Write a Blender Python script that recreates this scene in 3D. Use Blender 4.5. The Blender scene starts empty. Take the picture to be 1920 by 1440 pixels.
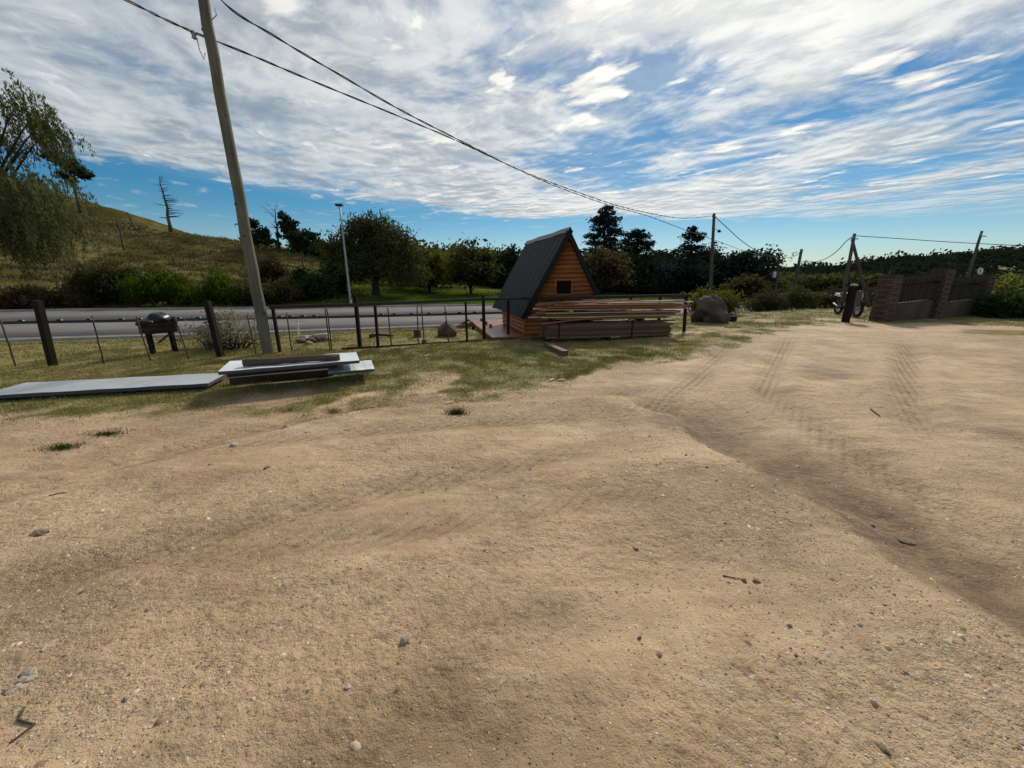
import bpy, math, random
import numpy as np
from mathutils import Vector, Matrix

random.seed(7)
RNG = np.random.default_rng(11)
R = math.radians
SC = bpy.context.scene
COL = SC.collection

# ------------------------------------------------------------------ camera
EYE = 1.6
PITCH = R(15.5)
FPX = 720.0                       # focal length in pixels of the 1920 x 1440 photograph
cam_d = bpy.data.cameras.new('camera')
cam_d.sensor_fit = 'HORIZONTAL'
cam_d.sensor_width = 36.0
cam_d.lens = FPX / 1920 * 36
cam_d.clip_start = 0.05
cam_d.clip_end = 5000
cam = bpy.data.objects.new('camera', cam_d)
COL.objects.link(cam)
cam.location = (0, 0, EYE)
cam.rotation_euler = (R(90) - PITCH, 0, 0)
SC.camera = cam

# ------------------------------------------------------------------ node helper
class NB:
    """short node-building helper"""
    def __init__(self, nt):
        self.nt = nt
        nt.nodes.clear()
    def node(self, typ, ins=None, **props):
        n = self.nt.nodes.new(typ)
        for k, v in props.items():
            setattr(n, k, v)
        for k, v in (ins or {}).items():
            self.put(n.inputs[k], v)
        return n
    def put(self, sock, v):
        if hasattr(v, 'node'):
            self.nt.links.new(v, sock)
        elif v is not None:
            if sock.type == 'RGBA' and len(v) == 3:
                v = (*v, 1)
            sock.default_value = v
    def m(self, op, a, b=None, c=None, clamp=False):
        n = self.node('ShaderNodeMath', operation=op, use_clamp=clamp)
        for i, v in enumerate((a, b, c)):
            if v is not None:
                self.put(n.inputs[i], v)
        return n.outputs[0]
    def add(self, *a):
        r = a[0]
        for b in a[1:]:
            r = self.m('ADD', r, b)
        return r
    def mul(self, *a):
        r = a[0]
        for b in a[1:]:
            r = self.m('MULTIPLY', r, b)
        return r
    def sub(self, a, b): return self.m('SUBTRACT', a, b)
    def ss(self, v, lo, hi, o0=0.0, o1=1.0):
        n = self.node('ShaderNodeMapRange', {'Value': v, 'From Min': lo, 'From Max': hi, 'To Min': o0, 'To Max': o1}, interpolation_type='SMOOTHSTEP')
        return n.outputs[0]
    def lin(self, v, lo, hi, o0=0.0, o1=1.0):
        n = self.node('ShaderNodeMapRange', {'Value': v, 'From Min': lo, 'From Max': hi, 'To Min': o0, 'To Max': o1})
        return n.outputs[0]
    def mix(self, f, a, b, mode='MIX'):
        n = self.node('ShaderNodeMix', data_type='RGBA', blend_type=mode)
        self.put(n.inputs[0], f); self.put(n.inputs[6], a); self.put(n.inputs[7], b)
        return n.outputs[2]
    def noise(self, vec, scale, detail=4, rough=.55, dist=0.0, out=0):
        n = self.node('ShaderNodeTexNoise', {'Vector': vec, 'Scale': scale, 'Detail': detail, 'Roughness': rough, 'Distortion': dist})
        return n.outputs[out]
    def vor(self, vec, scale, out='Distance', **p):
        n = self.node('ShaderNodeTexVoronoi', {'Vector': vec, 'Scale': scale}, **p)
        return n.outputs[out]
    def mapping(self, vec, loc=(0, 0, 0), rot=(0, 0, 0), scale=(1, 1, 1)):
        return self.node('ShaderNodeMapping', {'Vector': vec, 'Location': loc, 'Rotation': rot, 'Scale': scale}).outputs[0]
    def ramp(self, f, stops):
        n = self.node('ShaderNodeValToRGB', {'Fac': f})
        cr = n.color_ramp
        while len(cr.elements) < len(stops):
            cr.elements.new(0.5)
        for e, (p, c) in zip(cr.elements, stops):
            e.position = p; e.color = (*c, 1)
        return n.outputs[0]
    def attr(self, name, out='Fac'):
        return self.node('ShaderNodeAttribute', attribute_name=name).outputs[out]

# ------------------------------------------------------------------ world, sun, exposure
SUN_AZ, SUN_EL = R(24), R(38)
SUNV = Vector((math.sin(SUN_AZ) * math.cos(SUN_EL), math.cos(SUN_AZ) * math.cos(SUN_EL), math.sin(SUN_EL)))

world = bpy.data.worlds.new('World')
SC.world = world
world.use_nodes = True
SKY_STRENGTH = 0.068
# (u, v, size along, size across, amount, turn): where the deck is thicker or thinner than the noise alone makes it
CLOUD_BANKS = [
    (-2.2, 2.2, 1.9, 1.6, .075, 0), (-1.6, 4.0, 1.6, .9, .06, .4), (0.9, 1.5, .55, .9, .13, -.9),
    (0.55, 2.35, .55, .28, -.06, 0), (2.3, 2.3, .7, .6, -.09, -.9), (3.2, 4.6, 2.2, 1.0, -.05, 0), (2.2, 6.4, 4.0, .9, .09, 0),
    (-.2, 5.3, 1.5, 1.2, .06, 0), (1.45, 1.55, .9, .3, .05, -.9),
]
PUFF_BANKS = [(-.75, 1.95, .45, .45, .10, 0), (-1.3, 3.6, .8, .6, .07, 0), (1.3, 1.9, .6, .35, .06, -.9), (0.15, 1.95, .40, .50, .10, 0), (0.30, 2.75, .55, .40, .08, 0), (-.6, 5.4, 1.0, .8, .08, 0), (.3, 6.3, 1.4, .8, .07, 0),
    (2.2, 2.6, .9, .5, .055, -.9), (3.6, 4.4, 1.2, .9, .06, -.6), (2.0, 4.4, 1.2, .8, .05, 0), (3.0, 6.8, 2.5, .6, .06, 0), (-2.6, 4.8, 1.4, .25, .05, .5)]
def build_world():
    b = NB(world.node_tree)
    d = b.node('ShaderNodeTexCoord').outputs['Generated']
    s = b.node('ShaderNodeSeparateXYZ', {'Vector': d})
    x, y, z = s.outputs
    sky = b.node('ShaderNodeTexSky', {'Vector': d}, sky_type='NISHITA', sun_disc=False, sun_elevation=SUN_EL, sun_rotation=SUN_AZ,
                 altitude=700, air_density=1.0, dust_density=0.25, ozone_density=2.5).outputs[0]
    sky = b.node('ShaderNodeHueSaturation', {'Color': sky, 'Saturation': 1.5, 'Value': .95, 'Hue': .49}).outputs[0]
    # the cloud deck is a flat layer far overhead: u, v are positions on that layer
    zz = b.m('MAXIMUM', z, 0.035)
    u = b.m('DIVIDE', x, zz)
    v = b.m('DIVIDE', y, zz)
    P = b.node('ShaderNodeCombineXYZ', {'X': u, 'Y': v, 'Z': 0.0}).outputs[0]
    sang = math.atan2(-.79, .61)
    SUN_UV = Vector((SUNV.x / SUNV.z, SUNV.y / SUNV.z, 0))
    def field(P):
        """the noise that shapes the deck, at a point of the layer"""
        warp = b.node('ShaderNodeTexNoise', {'Vector': P, 'Scale': 1.1, 'Detail': 3.0}).outputs['Color']
        w1 = b.node('ShaderNodeVectorMath', {0: warp, 1: (0.5, 0.5, 0.5)}, operation='SUBTRACT').outputs[0]
        w2 = b.node('ShaderNodeVectorMath', {0: w1, 3: 0.55}, operation='SCALE').outputs[0]
        Pw = b.node('ShaderNodeVectorMath', {0: P, 1: w2}, operation='ADD').outputs[0]
        big = b.noise(b.mapping(Pw, (3.1, 1.7, 0)), 0.62, 7, .56)
        Pr = b.node('ShaderNodeVectorRotate', {'Vector': Pw, 'Angle': -sang}, rotation_type='Z_AXIS').outputs[0]
        streak = b.noise(b.mapping(Pr, (0.4, 7.3, 0), (0, 0, 0), (0.75, 1.35, 1)), 1.0, 7, .60)
        fine = b.noise(b.mapping(Pr, (9, 2, 3), (0, 0, 0), (2.0, 2.4, 1)), 2.0, 6, .62)
        return big, streak, fine, Pw, Pr
    big, streak, fine, Pw, Pr = field(P)
    # the same field a little nearer the sun: where it is thinner, that flank of the cloud is lit
    ts = b.node('ShaderNodeVectorMath', {0: tuple(SUN_UV), 1: P}, operation='SUBTRACT').outputs[0]
    ts = b.node('ShaderNodeVectorMath', {0: ts}, operation='NORMALIZE').outputs[0]
    ts = b.node('ShaderNodeVectorMath', {0: ts, 3: 0.10}, operation='SCALE').outputs[0]
    big2, streak2, fine2, _, _ = field(b.node('ShaderNodeVectorMath', {0: P, 1: ts}, operation='ADD').outputs[0])
    flank = b.add(b.mul(b.sub(big, big2), 1.0), b.mul(b.sub(streak, streak2), .5), b.mul(b.sub(fine, fine2), .45))
    # coverage: more cloud on the left, the right streaky, open sky beyond the far edge of the deck
    def blob(u0, v0, su, sv, amp, rot=0.0):
        du, dv = b.sub(u, u0), b.sub(v, v0)
        c, sn = math.cos(rot), math.sin(rot)
        a = b.m('DIVIDE', b.add(b.mul(du, c), b.mul(dv, sn)), su)
        e = b.m('DIVIDE', b.add(b.mul(du, -sn), b.mul(dv, c)), sv)
        q = b.add(b.mul(a, a), b.mul(e, e))
        return b.mul(b.m('EXPONENT', b.mul(q, -1.0)), amp)
    cov = None
    for t in CLOUD_BANKS:
        k = blob(*t)
        cov = k if cov is None else b.add(cov, k)
    # far edge of the deck: v_edge(u)
    ul = b.m('MINIMUM', u, 0.0)
    edge = b.add(7.4, b.mul(ul, 0.62), b.mul(b.mul(ul, ul), -0.1))
    ew = b.noise(P, 0.55, 5, .6)
    past = b.ss(b.sub(v, b.add(edge, b.mul(b.sub(ew, .5), 2.2))), -0.9, 0.7)
    raw = b.add(b.mul(big, 0.62), b.mul(streak, 0.26), b.mul(fine, 0.18), cov)
    raw = b.sub(raw, b.mul(past, 0.26))
    dens = b.ss(raw, 0.405, 0.575)
    thick = b.ss(raw, 0.54, 0.74)
    # small bright puffs in front of the thin layer
    def puffs(P):
        return b.noise(b.mapping(P, (5, 5, 0), (0, 0, 0), (1.0, 1.7, 1)), 1.7, 7, .57)
    pm = puffs(Pr)
    Pr2 = b.node('ShaderNodeVectorRotate', {'Vector': b.node('ShaderNodeVectorMath', {0: Pw, 1: ts}, operation='ADD').outputs[0], 'Angle': -sang}, rotation_type='Z_AXIS').outputs[0]
    pflank = b.sub(pm, puffs(Pr2))
    pb_ = None
    for t in PUFF_BANKS:
        k = blob(*t); pb_ = k if pb_ is None else b.add(pb_, k)
    puff = b.mul(b.ss(b.add(pm, pb_), .555, .70), b.sub(1.0, b.mul(past, .55)))
    pshade = b.ss(b.add(.5, b.mul(pflank, 3.4)), .30, .72)
    dens = b.m('MAXIMUM', b.mul(dens, b.add(.80, b.mul(thick, .2))), puff)
    veil = b.mul(b.sub(1.0, past), b.lin(b.noise(b.mapping(Pr, (3, 3, 8), scale=(.5, .9, 1)), 1.0, 5, .55), .3, .7, .12, .42), b.lin(u, .2, 1.6, 1.0, .35))
    dens = b.m('MAXIMUM', dens, veil)
    # fade into the clear strip low down
    dens = b.mul(dens, b.ss(z, 0.075, 0.15))
    dot = b.node('ShaderNodeVectorMath', {0: d, 1: tuple(SUNV)}, operation='DOT_PRODUCT').outputs['Value']
    dot = b.m('MAXIMUM', dot, 0.0)
    glow = b.m('POWER', dot, 5.0)
    halo = b.m('POWER', dot, 15.0)
    shade = b.add(b.mul(b.noise(b.mapping(Pw, (1, 1, 4)), 1.25, 8, .58), .75), b.mul(fine, .25))
    shade = b.ss(b.add(shade, b.mul(flank, b.lin(u, -1.2, .3, .45, 1.1))), .36, .64)
    body = b.mix(shade, (0.30, 0.35, 0.40), (0.58, 0.61, 0.62))
    lit = b.mix(b.mul(glow, .9), body, b.mix(shade, (0.62, 0.63, 0.62), (1.04, 1.01, 0.91)))
    lit = b.mix(b.mul(puff, .8), lit, b.mix(pshade, b.mix(glow, (0.42, 0.45, 0.48), (0.70, 0.70, 0.67)), b.mix(glow, (0.78, 0.78, 0.76), (1.02, 0.99, 0.90))))
    lit = b.mix(b.mul(halo, .55), lit, (1.12, 1.09, 0.98))
    sky = b.mix(b.mul(b.ss(z, .14, .0), .3), sky, tuple(c_ / SKY_STRENGTH for c_ in (.30, .50, .66)))
    lit = b.node('ShaderNodeVectorMath', {0: lit, 3: 1.0 / SKY_STRENGTH}, operation='SCALE').outputs[0]
    col = b.mix(dens, sky, lit)
    bg = b.node('ShaderNodeBackground', {'Color': col, 'Strength': SKY_STRENGTH})
    out = b.node('ShaderNodeOutputWorld', {'Surface': bg.outputs[0]})
build_world()

sun_d = bpy.data.lights.new('sun', 'SUN')
sun_d.energy = 3.4
sun_d.angle = R(7)                # thin cloud in front of it
sun_d.color = (1.0, 0.90, 0.74)
sun = bpy.data.objects.new('sun', sun_d)
COL.objects.link(sun)
sun.rotation_euler = SUNV.to_track_quat('Z', 'Y').to_euler()

SC.view_settings.view_transform = 'Standard'
SC.view_settings.look = 'None'
SC.view_settings.gamma = 1
SC.view_settings.use_curve_mapping = False
SC.view_settings.exposure = 0.15

# ------------------------------------------------------------------ numpy noise
def _hash(ix, iy, seed):
    h = (ix.astype(np.int64) * 374761393 + iy.astype(np.int64) * 668265263 + seed * 1442695041) & 0xffffffff
    h = ((h ^ (h >> 13)) * 1274126177) & 0xffffffff
    return ((h ^ (h >> 16)) & 0xffff) / 65535.0
def vnoise(x, y, seed=0):
    x = np.asarray(x, float); y = np.asarray(y, float)
    ix, iy = np.floor(x), np.floor(y)
    fx, fy = x - ix, y - iy
    fx = fx * fx * (3 - 2 * fx); fy = fy * fy * (3 - 2 * fy)
    a = _hash(ix, iy, seed); b = _hash(ix + 1, iy, seed); c = _hash(ix, iy + 1, seed); d = _hash(ix + 1, iy + 1, seed)
    return (a + (b - a) * fx) * (1 - fy) + (c + (d - c) * fx) * fy
def fbm(x, y, oct=4, seed=0, rough=.5):
    s, a, t = 0, 1.0, 0
    for i in range(oct):
        s = s + a * vnoise(x * 2 ** i, y * 2 ** i, seed + i * 17); t += a; a *= rough
    return s / t
def sstep(v, lo, hi):
    t = np.clip((np.asarray(v, float) - lo) / (hi - lo), 0, 1)
    return t * t * (3 - 2 * t)

# ------------------------------------------------------------------ survey: sight lines read off the photograph, met with the ground
CP, SP = math.cos(PITCH), math.sin(PITCH)
def ray(px, py):
    xr, yu = (px - 960) / FPX, (720 - py) / FPX
    return Vector((xr, CP + SP * yu, -SP + CP * yu))
def at_z(px, py, z):
    d = ray(px, py); t = (z - EYE) / d.z
    return Vector((d.x * t, d.y * t, z))
def at_y(px, py, y):
    d = ray(px, py); t = y / d.y
    return Vector((d.x * t, y, EYE + d.z * t))

# ------------------------------------------------------------------ ground shape
ROAD_Z = -0.60
NEAR_X = [-120, -60, -33, -18.7, -7.4, -1.6, 5, 15, 30, 60, 120, 300]
NEAR_Y = [-8, 4.2, 10.5, 14.0, 16.7, 18.9, 21.2, 25.0, 32, 50, 92, 225]
MED_X = [-120, -60, -26, -9.5, -2, 5, 15, 30, 60, 120, 300]
MED_Y = [-2, 10.8, 19.0, 22.0, 24.2, 26.6, 30.6, 38, 57, 100, 235]
FAR_X = [-120, -60, -34, -12.4, -2.5, 5, 15, 30, 60, 120, 300]
FAR_Y = [6, 18.5, 25.6, 28.8, 30.6, 33, 37, 45, 65, 109, 246]
def smooth_curve(xs, ys):
    gx = np.linspace(-120, 300, 841)
    gy = np.interp(gx, xs, ys)
    k = np.exp(-0.5 * (np.arange(-24, 25) / 8.0) ** 2); k /= k.sum()
    gy = np.convolve(np.pad(gy, 24, mode='reflect', reflect_type='odd'), k, 'valid')
    return gx, gy
CN, CM, CF = smooth_curve(NEAR_X, NEAR_Y), smooth_curve(MED_X, MED_Y), smooth_curve(FAR_X, FAR_Y)
def yN(x): return np.interp(x, *CN)
def yM(x): return np.interp(x, *CM)
def yF(x): return np.interp(x, *CF)

HILL2_X = [20, 45, 75, 95, 125, 151, 200, 300, 600]
HILL2_H = [0, .2, 1.0, 2.4, 5.0, 7.4, 11.5, 18, 30]

_r = [at_y(px, py, 62.0) for px, py in ((-900, 205), (-500, 255), (-200, 297), (0, 332), (82, 356), (144, 376.6), (205, 393), (246, 407), (312, 430), (369, 442), (451, 456.6), (513, 464), (574, 477.5), (615, 486), (680, 500), (760, 512))]
RIDGE_X = [p.x for p in _r] + [0]
RIDGE_H = [p.z + .48 for p in _r] + [0]

CAB_O = Vector((1.52, 10.9, 0.03))
CAB_A = R(13.6)
CX, CY = Vector((math.cos(CAB_A), math.sin(CAB_A), 0)), Vector((-math.sin(CAB_A), math.cos(CAB_A), 0))

RUT = [(1.15, 5.6), (1.55, 4.9), (1.85, 4.33), (2.02, 3.2), (2.18, 2.31), (2.32, 1.62), (2.44, 1.2), (2.7, -1.0), (3.2, -5)]
def rut_offset(x, y):
    ry = np.array([p[1] for p in RUT[::-1]]); rx = np.array([p[0] for p in RUT[::-1]])
    return x - np.interp(y, ry, rx)
def rut_wobble(x, y):
    return .22 * (fbm(x * .9, y * 1.1, 3, 31) - .5) * 2 + .08 * (fbm(x * 3.4, y * 4.2, 4, 34) - .5) * 2
def line_dist(x, y, ax, ay, bx, by):
    dx, dy = bx - ax, by - ay
    L = math.hypot(dx, dy)
    s = ((x - ax) * dx + (y - ay) * dy) / L
    n = ((y - ay) * dx - (x - ax) * dy) / L
    return s / L, n
TRACKS = [  # wheel tracks pressed into the yard: start, end, half width, depth
    ((-4.4, 2.15), (-1.3, 5.2), .13, .02), ((-3.0, 1.4), (0.9, 3.6), .14, .016), ((-2.2, 4.5), (2.2, 5.6), .15, .016),
    ((-3.2, 3.3), (1.2, 4.4), .14, .014), ((2.6, 5.2), (5.4, 9.2), .16, .022), ((3.4, 4.6), (7.0, 9.8), .16, .022), ((1.0, 4.1), (3.4, 6.2), .18, .02),
    ((4.2, 3.4), (9.5, 9.4), .18, .03), ((1.6, 2.6), (-2.5, 2.0), .15, .01), ((3.1, 2.0), (3.9, 6.0), .2, .018),
]
def track_mask(x, y):
    m = np.zeros_like(x, float); d = np.zeros_like(x, float)
    for (a, b, w, dep) in TRACKS:
        s, n = line_dist(x, y, *a, *b)
        n = n + .12 * np.sin(s * 4.1 + a[0])
        k = np.exp(-(n / w) ** 2) * sstep(s, -.05, .15) * (1 - sstep(s, .85, 1.05))
        lip = np.exp(-((np.abs(n) - 1.9 * w) / (.6 * w)) ** 2) * sstep(s, 0, .2) * (1 - sstep(s, .8, 1.0))
        m = np.maximum(m, k); d += 1.8 * (-dep * k + .45 * dep * lip)
    return m, d

def base_height(x, y):
    x = np.asarray(x, float); y = np.asarray(y, float)
    z = 0.15 * sstep(x, 1.5, 6.5) * sstep(y, 5, 10.5)
    n, f = yN(x), yF(x)
    z = z + (ROAD_Z - .06 - z) * sstep(y, n - 7.0, n - .6)
    over = y - f
    z = np.where(over > 0, ROAD_Z - .06 + .18 * sstep(over, .2, 2.5), z)
    # deck stands over a shallow hollow
    lx = (x - CAB_O.x) * CX.x + (y - CAB_O.y) * CX.y
    ly = (x - CAB_O.x) * CY.x + (y - CAB_O.y) * CY.y
    z = z - .09 * sstep(lx, -2.6, -2.1) * (1 - sstep(lx, 1.6, 2.2)) * sstep(ly, -.6, .4) * (1 - sstep(ly, 4.6, 5.6))
    # grass hill on the left
    t = np.clip((over - 2.5) / np.maximum(62 - f - 2.5, 8), 0, 1)
    ridge = np.interp(x, RIDGE_X, RIDGE_H)
    prof = t * (1 - .22 * np.sin(t * math.pi))
    back = np.exp(-np.clip((y - 62) / 26, 0, 9) ** 2)
    z = z + ridge * prof * back
    # wooded hill far on the right
    t2 = sstep(y, 62, 125)
    z = z + np.interp(x, HILL2_X, HILL2_H) * t2
    # far rolling country
    z = z + sstep(y, 150, 700) * 9 * (fbm(x / 160, y / 160, 3, 5) - .45) * (1 - sstep(x, -20, 40))
    z = z - sstep(y, 150, 320) * 6 * sstep(x, 20, 60)
    return z
def height(x, y):
    x = np.asarray(x, float); y = np.asarray(y, float)
    z = base_height(x, y)
    yard = 1 - sstep(y, yN(x) - 3, yN(x) - .5)
    z = z + yard * (.045 * (fbm(x * .55, y * .55, 3, 2) - .5) + .010 * (fbm(x * 2.3, y * 2.3, 3, 9) - .5))
    hill = sstep(y - yF(x), 3, 12)
    z = z + hill * (1.0 * (fbm(x * .16, y * .16, 4, 21) - .5) + .35 * (fbm(x * .7, y * .7, 3, 25) - .5))
    o = rut_offset(x, y)
    span = sstep(y, -6, -4) * (1 - sstep(y, 4.6, 5.6))
    o = o + rut_wobble(x, y)
    # gravel bench left of the line, washed-out hollow right of it
    z = z + span * (.045 * np.exp(-((o + .32) / .42) ** 2) - .105 * sstep(o, -.10, .16 + .18 * fbm(x * 1.2, y * 1.2, 2, 37)) * np.exp(-(np.clip(o - .22, 0, 9) / .75) ** 2))
    m, d = track_mask(x, y)
    z = z + d * yard
    return z
def H(x, y): return float(height(np.array([x]), np.array([y]))[0])
def march(px, py, y0=30.0, y1=64.0):
    """where a sight line first meets the rising hill"""
    d = ray(px, py); ys = np.arange(y0, y1, .25)
    hit = EYE + d.z / d.y * ys <= height(d.x / d.y * ys, ys)
    Y = float(ys[int(np.argmax(hit))]) if hit.any() else y1 - 3
    return Y
def ground(px, py):
    z = 0.0
    for _ in range(25):
        p = at_z(px, py, min(z, EYE - .25))
        z = .5 * z + .5 * H(p.x, p.y)
    p = at_z(px, py, z)
    return p

# lawn edge, surveyed from the photograph (pixels on the flat yard)
EDGE_PX = [(-300, 800), (0, 782), (150, 776), (300, 770), (440, 752), (560, 762), (640, 766), (760, 756), (880, 748), (1000, 742), (1070, 725), (1130, 694),
           (1230, 684), (1330, 668), (1400, 648), (1470, 625), (1560, 616), (1640, 615), (1780, 614), (1920, 624), (2100, 624)]
_e = [at_z(px, py, .02) for px, py in EDGE_PX]
EDGE_X = np.array([p.x for p in _e]); EDGE_Y = np.array([p.y for p in _e])
_o = np.argsort(EDGE_X); EDGE_X, EDGE_Y = EDGE_X[_o], EDGE_Y[_o]
def lawn(x, y):
    """how much grass grows at a point, 0..1"""
    x = np.asarray(x, float); y = np.asarray(y, float)
    e = np.interp(x, EDGE_X, EDGE_Y)
    n1 = fbm(x * .9, y * .9, 4, 40); n2 = fbm(x * 2.6, y * 2.6, 4, 47)
    d = y - e + (n1 - .5) * 1.1 + (n2 - .5) * .8
    g = sstep(d, -.35, .75)
    bare = sstep(fbm(x * .8 + 4, y * .8, 4, 52), .56, .70) * sstep(x, -5, -3) * (1 - sstep(y - e, 1.6, 4.0))
    g = g * (1 - .6 * bare) * (.6 + .4 * sstep(n2, .35, .6))
    # the patch at the right edge of the yard, and the worn strip before the wall
    patch = np.exp(-(((x - 13.6) / 1.5) ** 2 + ((y - 10.4) / 1.0) ** 2)) * 1.3
    g = np.maximum(g, np.clip(patch - .25 + (n2 - .5) * .8, 0, 1))
    g = g * sstep(y, 2.5, 3.5)
    return np.clip(g, 0, 1)

# ------------------------------------------------------------------ mesh building
def np_mesh(name, V, F, mats=(), smooth=False, attrs=None, midx=None):
    V = np.asarray(V, np.float32); F = np.asarray(F, np.int32)
    me = bpy.data.meshes.new(name)
    n, k = F.shape
    me.vertices.add(len(V)); me.vertices.foreach_set('co', V.ravel())
    me.loops.add(n * k); me.loops.foreach_set('vertex_index', F.ravel())
    me.polygons.add(n); me.polygons.foreach_set('loop_start', np.arange(0, n * k, k, dtype=np.int32))
    if smooth: me.polygons.foreach_set('use_smooth', np.ones(n, bool))
    for m_ in mats: me.materials.append(m_)
    if midx is not None: me.polygons.foreach_set('material_index', np.asarray(midx, np.int32))
    for an, av in (attrs or {}).items():
        a = me.attributes.new(an, 'FLOAT', 'POINT'); a.data.foreach_set('value', np.asarray(av, np.float32))
    me.update(calc_edges=True)
    return me

class MB:
    """collects boxes, tubes and prisms; build() links them as ONE object"""
    def __init__(self): self.v, self.f, self.mi, self.cur, self.sm = [], [], [], 0, []
    def face(self, idx, smooth=False):
        self.f.append(idx); self.mi.append(self.cur); self.sm.append(smooth)
    def hexa(self, pts):
        """8 points: 4 below (ccw), 4 above"""
        o = len(self.v); self.v += [tuple(p) for p in pts]
        for q in ((3, 2, 1, 0), (4, 5, 6, 7), (0, 1, 5, 4), (1, 2, 6, 5), (2, 3, 7, 6), (3, 0, 4, 7)):
            self.face([o + i for i in q])
    def box(self, c, s, rz=0.0, ax=None):
        """centre, full sizes; ax = (X, Y, Z) axes"""
        c = Vector(c)
        if ax is None:
            X, Y, Z = Vector((math.cos(rz), math.sin(rz), 0)), Vector((-math.sin(rz), math.cos(rz), 0)), Vector((0, 0, 1))
        else: X, Y, Z = ax
        hx, hy, hz = s[0] / 2, s[1] / 2, s[2] / 2
        P = []
        for k in (-hz, hz):
            for i, j in ((-hx, -hy), (hx, -hy), (hx, hy), (-hx, hy)):
                P.append(c + X * i + Y * j + Z * k)
        self.hexa(P)
    def beam(self, a, b, w, h, up=Vector((0, 0, 1))):
        """rectangular bar from a to b, w across, h along up"""
        a, b = Vector(a), Vector(b)
        d = b - a; L = d.length; d.normalize()
        s = d.cross(up)
        if s.length < 1e-4: s = d.cross(Vector((1, 0, 0)))
        s.normalize(); u = s.cross(d).normalized()
        self.box((a + b) / 2, (L, w, h), ax=(d, u.cross(d), u))
    def tube(self, pts, rad, sides=8, cap=True, smooth=True):
        pts = [Vector(p) for p in pts]
        if not hasattr(rad, '__len__'): rad = [rad] * len(pts)
        o = len(self.v)
        ref = None
        for i, p in enumerate(pts):
            t = (pts[min(i + 1, len(pts) - 1)] - pts[max(i - 1, 0)]).normalized()
            if ref is None:
                ref = t.cross(Vector((0, 0, 1)))
                if ref.length < .05: ref = t.cross(Vector((0, 1, 0)))
            n = (ref - t * ref.dot(t)).normalized(); ref = n
            bb = t.cross(n)
            for k in range(sides):
                a = 2 * math.pi * k / sides
                self.v.append(tuple(p + (n * math.cos(a) + bb * math.sin(a)) * rad[i]))
        for i in range(len(pts) - 1):
            for k in range(sides):
                k2 = (k + 1) % sides
                self.face([o + i * sides + k, o + i * sides + k2, o + (i + 1) * sides + k2, o + (i + 1) * sides + k], smooth)
        if cap:
            self.face([o + k for k in range(sides)][::-1])
            self.face([o + (len(pts) - 1) * sides + k for k in range(sides)])
    def lathe(self, base, prof, sides=12, axis=Vector((0, 0, 1)), smooth=True):
        """prof: list of (radius, height along the axis)"""
        base = Vector(base)
        self.tube_prof(base, prof, sides, axis, smooth)
    def tube_prof(self, base, prof, sides, axis, smooth):
        axis = axis.normalized()
        n = axis.cross(Vector((0, 1, 0)))
        if n.length < .05: n = axis.cross(Vector((1, 0, 0)))
        n.normalize(); bb = axis.cross(n)
        o = len(self.v)
        for r, h in prof:
            for k in range(sides):
                a = 2 * math.pi * k / sides
                self.v.append(tuple(base + axis * h + (n * math.cos(a) + bb * math.sin(a)) * max(r, 1e-4)))
        for i in range(len(prof) - 1):
            for k in range(sides):
                k2 = (k + 1) % sides
                self.face([o + i * sides + k, o + i * sides + k2, o + (i + 1) * sides + k2, o + (i + 1) * sides + k], smooth)
        self.face([o + k for k in range(sides)][::-1])
        self.face([o + (len(prof) - 1) * sides + k for k in range(sides)])
    def torus(self, c, R0, r, axis, seg=20, sides=8):
        axis = Vector(axis).normalized(); n = axis.cross(Vector((0, 0, 1))).normalized()
        if n.length < .5: n = Vector((1, 0, 0))
        bb = axis.cross(n); c = Vector(c); o = len(self.v)
        for i in range(seg):
            a = 2 * math.pi * i / seg; d = n * math.cos(a) + bb * math.sin(a)
            for k in range(sides):
                e = 2 * math.pi * k / sides
                self.v.append(tuple(c + d * (R0 + r * math.cos(e)) + axis * r * math.sin(e)))
        for i in range(seg):
            for k in range(sides):
                i2, k2 = (i + 1) % seg, (k + 1) % sides
                self.face([o + i * sides + k, o + i2 * sides + k, o + i2 * sides + k2, o + i * sides + k2], True)
    def ball(self, c, r, seg=12, rings=8, jit=0.0, seed=0):
        c = Vector(c); rx, ry, rz = r if hasattr(r, '__len__') else (r, r, r)
        o = len(self.v)
        for i in range(rings + 1):
            th = math.pi * i / rings
            for k in range(seg):
                a = 2 * math.pi * k / seg
                q = Vector((math.sin(th) * math.cos(a), math.sin(th) * math.sin(a), math.cos(th)))
                if jit:
                    f = 1 + jit * (float(fbm(np.array([q.x * 1.7 + seed + q.z]), np.array([q.y * 1.7 + q.z * 1.3 + seed * 3.1]), 3, seed)[0]) - .5) * 2
                    q = q * f
                self.v.append((c.x + q.x * rx, c.y + q.y * ry, c.z + q.z * rz))
        for i in range(rings):
            for k in range(seg):
                k2 = (k + 1) % seg
                self.face([o + i * seg + k, o + (i + 1) * seg + k, o + (i + 1) * seg + k2, o + i * seg + k2], True)
    def mesh(self, name, mats):
        me = bpy.data.meshes.new(name)
        me.from_pydata(self.v, [], self.f)
        if not isinstance(mats, (list, tuple)): mats = [mats]
        for m_ in mats: me.materials.append(m_)
        me.polygons.foreach_set('use_smooth', np.array(self.sm, bool))
        if len(mats) > 1: me.polygons.foreach_set('material_index', np.array(self.mi, np.int32))
        me.update()
        return me
    def build(self, name, mats, parent=None, local=None):
        return link(name, self.mesh(name, mats), parent)

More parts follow.
